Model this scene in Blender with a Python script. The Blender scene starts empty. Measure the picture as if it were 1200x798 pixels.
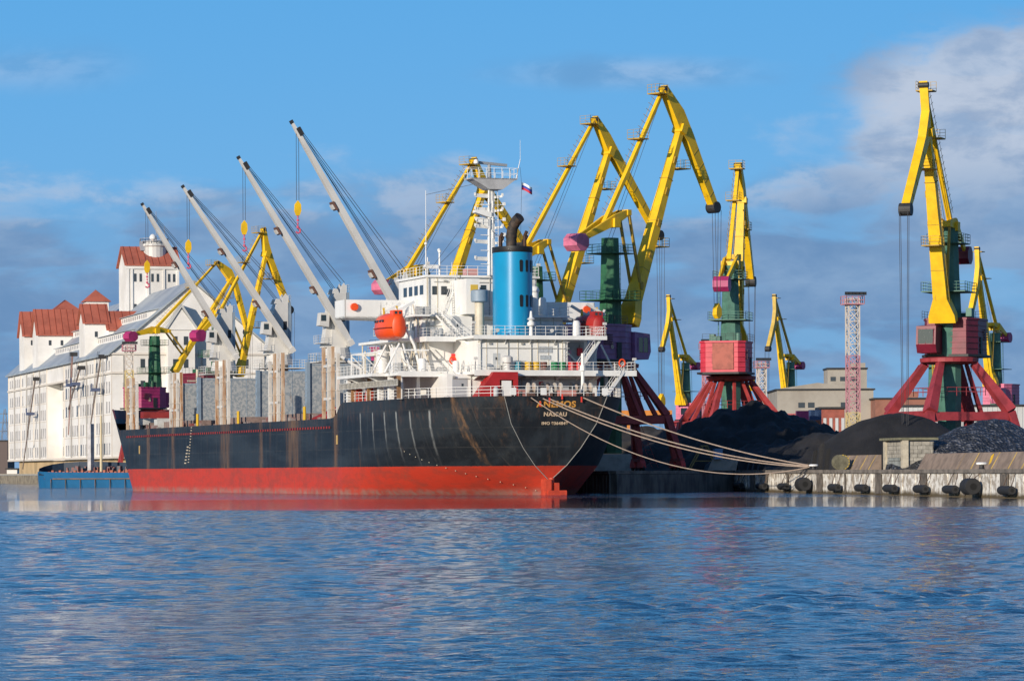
import bpy, math, random
from mathutils import Vector, Matrix
R = math.radians
rnd = random.Random(7)
scn = bpy.context.scene
COL = scn.collection
# ------------------------------------------------------------------ camera
cam = bpy.data.cameras.new('camera'); camo = bpy.data.objects.new('camera', cam); COL.objects.link(camo)
scn.camera = camo
cam.sensor_width = 36.0; cam.lens = 36.0 * 4100 / 1200
cam.shift_y = (552 - 399) / 1200.0
cam.clip_start = 1.0; cam.clip_end = 20000
CAMH = 2.66
camo.location = (0, 0, CAMH)
camo.rotation_euler = (Matrix.Rotation(R(90), 4, 'X') @ Matrix.Rotation(-0.005, 4, 'Z')).to_euler()
# ------------------------------------------------------------------ light
SUN_EL = R(14.0); SUN_DIR = Vector((-0.56, -0.83, 0)).normalized()
sd = Vector((SUN_DIR.x * math.cos(SUN_EL), SUN_DIR.y * math.cos(SUN_EL), math.sin(SUN_EL)))
sun = bpy.data.lights.new('sun', 'SUN'); suno = bpy.data.objects.new('sun', sun); COL.objects.link(suno)
sun.energy = 4.6; sun.angle = R(0.5); sun.color = (1.0, 0.885, 0.745)
suno.rotation_euler = sd.to_track_quat('Z', 'Y').to_euler(); suno.location = (-100, -100, 80)
scn.view_settings.view_transform = 'Standard'; scn.view_settings.look = 'None'
scn.view_settings.exposure = 0.0; scn.view_settings.gamma = 1.0; scn.view_settings.use_curve_mapping = False
scn.cycles.max_bounces = 6; scn.cycles.use_denoising = True

class NT:
    """small helper round a node tree"""
    def __init__(s, nt): s.nt = nt; s.n = nt.nodes; s.l = nt.links
    def add(s, t, **kw):
        x = s.n.new(t)
        for k, v in kw.items():
            if k.startswith('_'): setattr(x, k[1:], v)
        return x
    def put(s, sock, v):
        if v is None: return
        if isinstance(v, bpy.types.NodeSocket): s.l.new(v, sock)
        else:
            if hasattr(sock.default_value, '__len__') and len(sock.default_value) == 4 and len(v) == 3: v = (*v, 1)
            sock.default_value = v
    def math(s, op, a, b=None, c=None, clamp=False):
        x = s.n.new('ShaderNodeMath'); x.operation = op; x.use_clamp = clamp
        s.put(x.inputs[0], a); s.put(x.inputs[1], b)
        if c is not None: s.put(x.inputs[2], c)
        return x.outputs[0]
    def mix(s, f, a, b, blend='MIX'):
        x = s.n.new('ShaderNodeMix'); x.data_type = 'RGBA'; x.blend_type = blend
        s.put(x.inputs[0], f); s.put(x.inputs[6], a); s.put(x.inputs[7], b)
        return x.outputs[2]
    def noise(s, vec, scale, detail=4, rough=0.55, dist=0.0):
        x = s.n.new('ShaderNodeTexNoise'); s.put(x.inputs['Vector'], vec)
        x.inputs['Scale'].default_value = scale; x.inputs['Detail'].default_value = detail
        x.inputs['Roughness'].default_value = rough; x.inputs['Distortion'].default_value = dist
        return x.outputs[0]
    def mapv(s, vec, scale=(1, 1, 1), loc=(0, 0, 0)):
        x = s.n.new('ShaderNodeMapping'); s.put(x.inputs[0], vec); x.inputs['Scale'].default_value = scale
        x.inputs['Location'].default_value = loc; return x.outputs[0]
    def step(s, v, a, b, lo=0.0, hi=1.0):
        x = s.n.new('ShaderNodeMapRange'); x.interpolation_type = 'SMOOTHSTEP'
        s.put(x.inputs[0], v); x.inputs[1].default_value = a; x.inputs[2].default_value = b
        x.inputs[3].default_value = lo; x.inputs[4].default_value = hi; return x.outputs[0]
    def sep(s, vec):
        x = s.n.new('ShaderNodeSeparateXYZ'); s.put(x.inputs[0], vec); return x.outputs

# ------------------------------------------------------------------ world: blue winter sky with cloud banks
w = bpy.data.worlds.new('World'); scn.world = w; w.use_nodes = True
N = NT(w.node_tree); N.n.clear()
sky = N.add('ShaderNodeTexSky', _sky_type='NISHITA', _sun_disc=False, _sun_elevation=SUN_EL,
            _sun_rotation=math.atan2(SUN_DIR.x, SUN_DIR.y), _air_density=1.0, _dust_density=0.3, _ozone_density=2.5)
tc = N.add('ShaderNodeTexCoord'); gen = tc.outputs['Generated']
sx, sy, sz = N.sep(gen)
az = N.math('DIVIDE', sx, N.math('MAXIMUM', N.math('ABSOLUTE', sy), 0.05))      # tan of azimuth
el = N.math('DIVIDE', sz, N.math('MAXIMUM', N.math('ABSOLUTE', sy), 0.05))
cv = N.add('ShaderNodeCombineXYZ'); N.put(cv.inputs[0], az); N.put(cv.inputs[1], el); N.put(cv.inputs[2], sy)
CV = cv.outputs[0]
n1 = N.noise(N.mapv(CV, (30, 64, 1), (3.1, 1.2, 0)), 1.0, 9, 0.60, 0.25)
n2 = N.noise(N.mapv(CV, (9, 26, 1), (7.3, 4.4, 0)), 1.0, 4, 0.5, 0.2)
# bank low over the horizon, higher towards the right
edge = N.math('ADD', 0.074, N.math('MULTIPLY', N.math('SUBTRACT', n2, 0.5), 0.06))
edge = N.math('ADD', edge, N.math('MULTIPLY', N.math('SUBTRACT', n1, 0.5), 0.035))
edge = N.math('ADD', edge, N.step(az, 0.02, 0.10, 0.0, 0.012))
bank = N.step(N.math('SUBTRACT', edge, el), -0.010, 0.008)
# the big cloud upper right
ex = N.math('DIVIDE', N.math('SUBTRACT', az, 0.142), 0.052); ey = N.math('DIVIDE', N.math('SUBTRACT', el, 0.094), 0.036)
rr = N.math('SQRT', N.math('ADD', N.math('MULTIPLY', ex, ex), N.math('MULTIPLY', ey, ey)))
rr = N.math('ADD', rr, N.math('MULTIPLY', N.math('SUBTRACT', n1, 0.5), 1.1))
big = N.step(rr, 1.14, 0.74)
# soft streaks
ex2 = N.math('DIVIDE', N.math('SUBTRACT', az, 0.035), 0.045); ey2 = N.math('DIVIDE', N.math('SUBTRACT', el, 0.1135), 0.0052)
r2 = N.math('SQRT', N.math('ADD', N.math('MULTIPLY', ex2, ex2), N.math('MULTIPLY', ey2, ey2)))
r2 = N.math('ADD', r2, N.math('MULTIPLY', N.math('SUBTRACT', n1, 0.5), 1.3))
strk = N.step(r2, 1.3, 0.2, 0, 0.45)
ex3 = N.math('DIVIDE', N.math('SUBTRACT', az, -0.14), 0.035); ey3 = N.math('DIVIDE', N.math('SUBTRACT', el, 0.116), 0.008)
r3 = N.math('SQRT', N.math('ADD', N.math('MULTIPLY', ex3, ex3), N.math('MULTIPLY', ey3, ey3)))
r3 = N.math('ADD', r3, N.math('MULTIPLY', N.math('SUBTRACT', n1, 0.5), 1.3))
strk = N.math('MAXIMUM', strk, N.step(r3, 1.3, 0.2, 0, 0.3))
mask = N.math('MAXIMUM', N.math('MAXIMUM', bank, big), strk)
holes = N.step(N.noise(N.mapv(CV, (20, 75, 1), (1.7, 9, 0)), 1.0, 5, 0.5, 0.3), 0.36, 0.50, 0.35, 0.92)
mask = N.math('MULTIPLY', mask, N.math('MAXIMUM', holes, N.math('MULTIPLY', big, 0.85)))
# cloud colour: blue-grey body, paler towards lit tops
tone = N.step(N.math('ADD', N.math('MULTIPLY', n1, 0.6), N.math('MULTIPLY', n2, 0.4)), 0.38, 0.66)
rim = N.math('MULTIPLY', N.step(N.math('SUBTRACT', edge, el), 0.014, -0.004), N.step(n1, 0.45, 0.62))
cc = N.mix(tone, (1.45, 2.7, 4.85), (2.6, 3.95, 6.0))
cc = N.mix(N.math('MULTIPLY', N.math('MULTIPLY', big, N.step(el, 0.070, 0.105, 0.25, 1.0)), N.step(n1, 0.34, 0.62, 0.40, 0.95)), cc, (5.7, 6.2, 7.2))
cc = N.mix(N.math('MULTIPLY', rim, 0.95), cc, (5.2, 5.9, 7.2))
blue = N.mix(N.step(el, 0.02, 0.16), (1.8, 4.5, 7.9), (1.05, 3.95, 7.9))
skyc = N.mix(1.0, sky.outputs[0], (0.72, 0.98, 1.30), 'MULTIPLY')
skyc = N.mix(N.step(sy, 0.3, 0.6, 0.15, 0.92), skyc, N.mix(N.step(sz, 0.12, 0.45), blue, (0.40, 1.6, 4.4)))
# only the half of the sky ahead carries the banks drawn above; elsewhere plain sky with faint haze cloud
front = N.step(sy, 0.3, 0.6)
mask = N.math('MULTIPLY', mask, front)
outc = N.mix(mask, skyc, cc)
bg = N.add('ShaderNodeBackground'); N.put(bg.inputs[0], outc); bg.inputs[1].default_value = 0.1
wo = N.add('ShaderNodeOutputWorld'); N.l.new(bg.outputs[0], wo.inputs[0])

# ------------------------------------------------------------------ materials
MATS = {}
def mat(name, col, rough=0.55, metal=0.0, var=0.0, col2=None, scale=1.0, stretch=(1, 1, 1), spot=None, spot_col=(0.16, 0.06, 0.025),
        bump=0.0, bscale=8.0, spec=None, coord='Object'):
    """painted / weathered surface: base colour broken up by noise, optional rust or dirt spots and streaks"""
    if name in MATS: return MATS[name]
    m = bpy.data.materials.new(name); m.use_nodes = True; T = NT(m.node_tree)
    b = T.n['Principled BSDF']; b.inputs['Roughness'].default_value = rough; b.inputs['Metallic'].default_value = metal
    if spec is not None: b.inputs['Specular IOR Level'].default_value = spec
    t = T.add('ShaderNodeTexCoord'); v = T.mapv(t.outputs[coord], stretch)
    c = (*col, 1)
    if var or col2:
        n = T.noise(v, scale, 6, 0.6)
        c2 = col2 if col2 else tuple(x * (1 - var) for x in col)
        c = T.mix(T.step(n, 0.38, 0.66), c, c2)
    if spot:
        n = T.noise(T.mapv(t.outputs[coord], tuple(a * b_ for a, b_ in zip(stretch, (1.0, 1.0, 0.35)))), scale * 1.7, 8, 0.7)
        c = T.mix(T.step(n, spot, spot + 0.09), c, spot_col)
    T.put(b.inputs['Base Color'], c)
    if bump:
        bn = T.add('ShaderNodeBump'); bn.inputs['Strength'].default_value = bump; bn.inputs['Distance'].default_value = 0.1
        T.put(bn.inputs['Height'], T.noise(t.outputs[coord], bscale, 6, 0.65)); T.l.new(bn.outputs[0], b.inputs['Normal'])
    MATS[name] = m; return m

YEL = mat('crane_yellow', (0.88, 0.53, 0.008), 0.5, var=0.18, scale=0.6, spot=0.625, spot_col=(0.30, 0.13, 0.02))
YEL2 = mat('crane_yellow_faded', (0.62, 0.42, 0.08), 0.55, var=0.2, scale=0.7, spot=0.66, spot_col=(0.22, 0.11, 0.03))
OCH = mat('crane_ochre', (0.46, 0.29, 0.035), 0.6, var=0.3, scale=0.9, spot=0.62, spot_col=(0.16, 0.07, 0.02))
GRN = mat('tower_green', (0.025, 0.13, 0.055), 0.5, var=0.35, scale=0.8, spot=0.68)
GRN2 = mat('tower_green_grey', (0.07, 0.19, 0.14), 0.55, var=0.3, scale=0.8, spot=0.66)
OXR = mat('portal_red', (0.34, 0.040, 0.048), 0.55, var=0.35, scale=0.7, spot=0.66, spot_col=(0.12, 0.025, 0.018))
OXR2 = mat('portal_dull_red', (0.42, 0.05, 0.045), 0.6, var=0.35, scale=0.7, spot=0.66, spot_col=(0.09, 0.02, 0.015))
PUR = mat('house_purple', (0.34, 0.15, 0.30), 0.55, var=0.3, scale=0.5)
PNK = mat('house_pink', (0.62, 0.16, 0.26), 0.55, var=0.25, scale=0.8)
MAG = mat('house_magenta', (0.42, 0.03, 0.14), 0.5, var=0.25, scale=0.8)
HRED = mat('house_red', (0.62, 0.045, 0.075), 0.5, var=0.2, scale=0.8)
HBRN = mat('house_rust_panel', (0.42, 0.11, 0.075), 0.65, var=0.3, scale=1.2)
CRM = mat('house_crimson', (0.19, 0.010, 0.030), 0.5, var=0.3, scale=0.8)
DRK = mat('dark_steel', (0.03, 0.03, 0.032), 0.6, var=0.4, scale=2)
ROPE = mat('wire_rope', (0.035, 0.035, 0.04), 0.7)
RAILY = mat('rail_yellow_grey', (0.40, 0.34, 0.16), 0.6)
RAILD = mat('rail_dark', (0.06, 0.09, 0.08), 0.6)
GLS = mat('dark_glass', (0.02, 0.03, 0.04), 0.12, spec=0.8)
SWH = mat('ship_white', (0.80, 0.79, 0.75), 0.4, var=0.10, scale=0.5, stretch=(1.3, 1.3, .35), spot=0.665, spot_col=(0.50, 0.36, 0.24))
SWC = mat('ship_cream', (0.62, 0.55, 0.42), 0.5, var=0.2, scale=1.0, spot=0.66)
SGR = mat('ship_crane_grey', (0.60, 0.585, 0.55), 0.5, var=0.12, scale=0.3, spot=0.68, spot_col=(0.24, 0.11, 0.05))
SGB = mat('ship_bluegrey', (0.24, 0.31, 0.38), 0.5, var=0.2, scale=0.5)
RUST = mat('rusty_post', (0.50, 0.47, 0.42), 0.65, col2=(0.40, 0.34, 0.27), scale=0.6, spot=0.52, spot_col=(0.30, 0.12, 0.035))
DKRED = mat('deck_red', (0.30, 0.03, 0.028), 0.6, var=0.35, scale=1.0)
ORG = mat('lifeboat_orange', (0.85, 0.085, 0.012), 0.35, var=0.1, scale=1.0)
FBLU = mat('funnel_blue', (0.006, 0.255, 0.48), 0.28, var=0.08, scale=0.4, spot=0.74, spot_col=(0.05, 0.16, 0.25))
BLK = mat('black_paint', (0.012, 0.012, 0.013), 0.5, var=0.3, scale=1.5)
MROPE = mat('mooring_rope', (0.55, 0.42, 0.32), 0.8, var=0.2, scale=3)
WALLW = mat('plaster_white', (0.80, 0.775, 0.73), 0.85, col2=(0.66, 0.63, 0.58), scale=0.10, spot=0.72, spot_col=(0.50, 0.43, 0.35))
WALLG = mat('plaster_grey', (0.55, 0.52, 0.47), 0.85, var=0.15, scale=0.15)
WINP = mat('window_pale', (0.47, 0.44, 0.41), 0.4, var=0.4, scale=0.4)
WIND = mat('window_dark', (0.05, 0.06, 0.07), 0.25)
BASEY = mat('warehouse_base', (0.55, 0.40, 0.22), 0.85, var=0.3, scale=0.15)
TILE = mat('roof_tile_red', (0.46, 0.125, 0.075), 0.75, var=0.25, scale=0.25)
ZINC = mat('roof_zinc', (0.30, 0.34, 0.37), 0.5, col2=(0.42, 0.45, 0.46), scale=0.12, stretch=(1, 1, 1))
COAL = mat('coal_fine', (0.010, 0.010, 0.0105), 0.85, col2=(0.021, 0.020, 0.0205), scale=0.35, stretch=(1, 1, .5), bump=1.0, bscale=2.6)
CONC = mat('concrete', (0.36, 0.31, 0.25), 0.85, var=0.35, scale=0.6)
BRK = mat('background_brick', (0.30, 0.13, 0.09), 0.85, var=0.3, scale=0.3)
RUB = mat('tyre_rubber', (0.018, 0.018, 0.019), 0.75)
BRG = mat('barge_blue', (0.012, 0.12, 0.27), 0.5, var=0.15, scale=0.4, spot=0.66)
LATR = mat('lattice_red', (0.52, 0.24, 0.27), 0.6); LATW = mat('lattice_white', (0.62, 0.55, 0.47), 0.6); LATY = mat('lattice_yellow', (0.62, 0.48, 0.22), 0.6)
YDRUM = mat('drum_yellow', (0.65, 0.40, 0.02), 0.5); BDRUM = mat('drum_blue', (0.02, 0.22, 0.30), 0.5)
GDRUM = mat('drum_green', (0.02, 0.22, 0.08), 0.5); RDRUM = mat('drum_red', (0.60, 0.03, 0.03), 0.5); NDRUM = mat('drum_brown', (0.20, 0.08, 0.06), 0.5)
TXTY = mat('lettering_ochre', (0.62, 0.30, 0.06), 0.6); TXTW = mat('lettering_cream', (0.58, 0.44, 0.30), 0.6)

def rough_concrete():
    m = bpy.data.materials.new('quay_concrete'); m.use_nodes = True; T = NT(m.node_tree); b = T.n['Principled BSDF']
    b.inputs['Roughness'].default_value = 0.85
    t = T.add('ShaderNodeTexCoord'); o = t.outputs['Object']; x, y, z = T.sep(o)
    n = T.noise(o, 0.9, 8, 0.7); c = T.mix(T.step(n, 0.44, 0.58), (0.76, 0.73, 0.66), (0.36, 0.31, 0.25))
    n = T.noise(T.mapv(o, (1, 1, 0.12)), 0.7, 6, 0.7); c = T.mix(T.step(n, 0.54, 0.68, 0, 0.75), c, (0.14, 0.12, 0.10))
    zz = T.math('ADD', z, T.math('MULTIPLY', T.math('SUBTRACT', T.noise(o, 1.3, 5), 0.5), 0.6))
    c = T.mix(T.step(zz, 0.62, 0.12), c, (0.10, 0.075, 0.04))
    bn = T.add('ShaderNodeBump'); bn.inputs['Strength'].default_value = 0.7; bn.inputs['Distance'].default_value = 0.1
    T.put(bn.inputs['Height'], T.noise(o, 3.0, 8, 0.7)); T.l.new(bn.outputs[0], b.inputs['Normal'])
    T.put(b.inputs['Base Color'], c); return m
QCON = rough_concrete()

CRPOST = mat('post_cream', (0.66, 0.61, 0.54), 0.6, var=0.2, scale=1.2, stretch=(1, 1, .4), spot=0.60, spot_col=(0.36, 0.17, 0.06))
BRPOST = mat('post_rusty', (0.56, 0.45, 0.34), 0.7, col2=(0.44, 0.27, 0.15), scale=1.3, stretch=(1, 1, .25), spot=0.50, spot_col=(0.33, 0.14, 0.045))
def hatch_mat():
    m = bpy.data.materials.new('hatch_camouflage'); m.use_nodes = True; T = NT(m.node_tree); b = T.n['Principled BSDF']
    b.inputs['Roughness'].default_value = 0.6
    t = T.add('ShaderNodeTexCoord'); o = t.outputs['Object']
    n = T.noise(o, 2.3, 4, 0.65); c = T.mix(T.step(n, 0.48, 0.52), (0.235, 0.265, 0.285), (0.36, 0.37, 0.365))
    n = T.noise(T.mapv(o, (1, 1, 0.2)), 1.1, 6, 0.7); c = T.mix(T.step(n, 0.60, 0.72, 0, .6), c, (0.20, 0.11, 0.06))
    T.put(b.inputs['Base Color'], c); return m
HATCH = hatch_mat()

def chunky_coal():
    m = bpy.data.materials.new('coal_lumps'); m.use_nodes = True; T = NT(m.node_tree); b = T.n['Principled BSDF']
    b.inputs['Roughness'].default_value = 0.5
    t = T.add('ShaderNodeTexCoord'); o = t.outputs['Object']
    v = T.add('ShaderNodeTexVoronoi'); T.put(v.inputs['Vector'], o); v.inputs['Scale'].default_value = 3.2
    g = T.sep(v.outputs['Color'])[0]
    c = T.mix(T.step(g, 0.55, 0.97), (0.022, 0.024, 0.028), (0.13, 0.135, 0.15)); T.put(b.inputs['Base Color'], c)
    bn = T.add('ShaderNodeBump'); bn.inputs['Strength'].default_value = 1.0; bn.inputs['Distance'].default_value = 0.3
    T.put(bn.inputs['Height'], v.outputs['Distance']); T.l.new(bn.outputs[0], b.inputs['Normal'])
    return m
LUMP = chunky_coal()

def hull_mat():
    m = bpy.data.materials.new('hull_paint'); m.use_nodes = True; T = NT(m.node_tree); b = T.n['Principled BSDF']
    t = T.add('ShaderNodeTexCoord'); o = t.outputs['Object']; x, y, z = T.sep(o)
    big = T.noise(T.mapv(o, (1, .12, 1)), 0.35, 5, 0.6)
    c = T.mix(T.step(big, 0.40, 0.62), (0.008, 0.0105, 0.014), (0.020, 0.026, 0.032))
    for ax_, per, wd_ in ((z, 2.15, 0.016), (y, 8.4, 0.006)):
        fr_ = T.math('ABSOLUTE', T.math('SUBTRACT', T.math('FRACT', T.math('DIVIDE', ax_, per)), 0.5))
        c = T.mix(T.math('MULTIPLY', T.step(fr_, wd_ * 2, wd_ * .5), T.step(T.noise(o, .6, 4), .4, .6, .15, .6)), c, (0.05, 0.048, 0.045))
    # vertical weathering streaks on the topsides
    st = T.noise(T.mapv(o, (0.6, 0.6, 0.045)), 1.6, 8, 0.75)
    c = T.mix(T.step(st, 0.50, 0.72, 0, 0.40), c, (0.055, 0.055, 0.052))
    ru = T.noise(T.mapv(o, (0.22, 0.22, 0.022), (3.7, 8.1, 0)), 1.6, 8, 0.72)
    c = T.mix(T.step(ru, 0.57, 0.68, 0, 0.7), c, (0.105, 0.056, 0.028))
    # rust run below the deck edge
    edge = T.math('MULTIPLY', T.step(z, 7.6, 9.1), T.step(T.noise(T.mapv(o, (1.2, 1.2, .35)), 1.3, 7, .75), 0.50, 0.64))
    c = T.mix(T.math('MULTIPLY', edge, 0.35), c, (0.12, 0.06, 0.035))
    # three broad rust runs down the topsides
    for u0, wd in ((92.0, 4.0), (58.5, 4.0), (6.2, .55), (121, 1.6), (74, 1.2), (40, 1.5), (136, 1.4)):
        d0 = T.math('ABSOLUTE', T.math('SUBTRACT', T.math('ADD', y, T.math('MULTIPLY', T.math('SUBTRACT', T.noise(T.mapv(o, (1, 1, .3)), .8, 5, .7), .5), 2.4)), u0))
        k0 = T.math('MULTIPLY', T.step(d0, wd, wd * .2), T.step(T.noise(T.mapv(o, (1.4, 1.4, .12), (u0, 0, 0)), 1.5, 7, .75), 0.40, 0.62, 0.1, .75))
        c = T.mix(T.math('MULTIPLY', k0, T.step(x, -4, -8)), c, (0.19, 0.105, 0.05))
    # discharge stains on the port quarter
    tot = None
    for u0, h0, kl in ((30.0, 6.0, .06), (25.3, 5.4, .03), (21.4, 5.0, 0), (18.0, 4.2, -.06), (14.4, 3.8, -.14), (10.6, 4.2, -.26)):
        lean = T.math('MULTIPLY', T.math('SUBTRACT', 9.3, z), kl)
        d = T.math('ABSOLUTE', T.math('ADD', T.math('SUBTRACT', y, u0), lean))
        k = T.math('MULTIPLY', T.step(d, 0.30, 0.0), T.math('MULTIPLY', T.step(z, h0 - 1.5, 10.2), T.step(z, 9.7, 9.4)))
        tot = k if tot is None else T.math('MAXIMUM', tot, k)
    tot = T.math('MULTIPLY', tot, T.step(x, -3, -6))
    tot = T.math('MULTIPLY', tot, T.step(T.noise(T.mapv(o, (1, 1, .5)), 2.2, 6), 0.3, 0.6, 0.35, 1.0))
    c = T.mix(tot, c, (0.30, 0.31, 0.30))
    # boot topping
    rb = T.noise(T.mapv(o, (0.3, 0.3, 1)), 0.9, 7, 0.7)
    red = T.mix(T.step(rb, 0.40, 0.66), (0.52, 0.040, 0.016), (0.36, 0.045, 0.024))
    red = T.mix(T.step(T.noise(T.mapv(o, (0.25, .25, .06), (1, 5, 0)), 2.0, 8, .75), 0.60, 0.72, 0, .7), red, (0.22, 0.09, 0.05))
    red = T.mix(T.math('MULTIPLY', T.step(z, 0.95, 0.1), T.step(T.noise(o, .8, 6, .7), 0.40, 0.60, 0.2, .75)), red, (0.30, 0.20, 0.16))
    zz = T.math('ADD', z, T.math('MULTIPLY', T.math('SUBTRACT', T.noise(T.mapv(o, (1, 1, .3)), 2, 8, .8), 0.5), 0.22))
    c = T.mix(T.math('GREATER_THAN', 3.25, zz), c, red)
    sc = T.noise(T.mapv(o, (.35, .35, 2.2), (9, 1, 0)), 1.6, 8, .8)
    c = T.mix(T.step(sc, 0.66, 0.72, 0, .55), c, (0.20, 0.16, 0.13))
    T.put(b.inputs['Base Color'], c); b.inputs['Roughness'].default_value = 0.58
    bn = T.add('ShaderNodeBump'); bn.inputs['Strength'].default_value = 0.35; bn.inputs['Distance'].default_value = 0.12
    T.put(bn.inputs['Height'], T.math('ADD', T.noise(T.mapv(o, (1, 0.35, 0.5)), 0.9, 3, 0.5), T.math('MULTIPLY', T.noise(T.mapv(o, (1, 1.25, .12)), 1.0, 2, 0.4), 0.9))); T.l.new(bn.outputs[0], b.inputs['Normal'])
    return m
HULL = hull_mat()

def water_mat():
    m = bpy.data.materials.new('harbour_water'); m.use_nodes = True; T = NT(m.node_tree); b = T.n['Principled BSDF']
    b.inputs['Base Color'].default_value = (0.004, 0.034, 0.085, 1); b.inputs['Roughness'].default_value = 0.04
    b.inputs['IOR'].default_value = 1.33
    t = T.add('ShaderNodeTexCoord'); o = t.outputs['Object']; x, y, z = T.sep(o)
    # fine ripples only; the wavelets are real geometry. A sheltered glassy strip lies along the berths
    calm = T.step(y, 246, 253)
    a = T.noise(T.mapv(o, (1.5, 2.2, 1)), 1.0, 4, 0.6, 0.3)
    c = T.noise(T.mapv(o, (0.10, 0.28, 1), (5, 3, 0)), 1.0, 3, 0.5)
    d = T.noise(T.mapv(o, (7, 9, 1)), 1.0, 3, 0.6)
    fine = T.math('ADD', T.math('MULTIPLY', a, 0.085), T.math('MULTIPLY', d, 0.022))
    h = T.math('ADD', T.math('MULTIPLY', fine, T.math('SUBTRACT', 1.0, T.math('MULTIPLY', calm, 0.90))), T.math('MULTIPLY', T.math('ADD', c, T.math('MULTIPLY', a, T.step(y, 335, 362, 0.15, 2.6))), T.math('MULTIPLY', calm, 0.045)))
    bn = T.add('ShaderNodeBump'); bn.inputs['Distance'].default_value = 1.0
    T.put(bn.inputs['Strength'], 1.0); T.put(bn.inputs['Height'], h)
    T.put(b.inputs['Roughness'], T.math('SUBTRACT', 0.05, T.math('MULTIPLY', calm, 0.02)))
    T.l.new(bn.outputs[0], b.inputs['Normal'])
    return m
WATER = water_mat()
GROUND = mat('yard_ground', (0.10, 0.09, 0.08), 0.9, var=0.5, scale=0.05, coord='Object')

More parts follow.
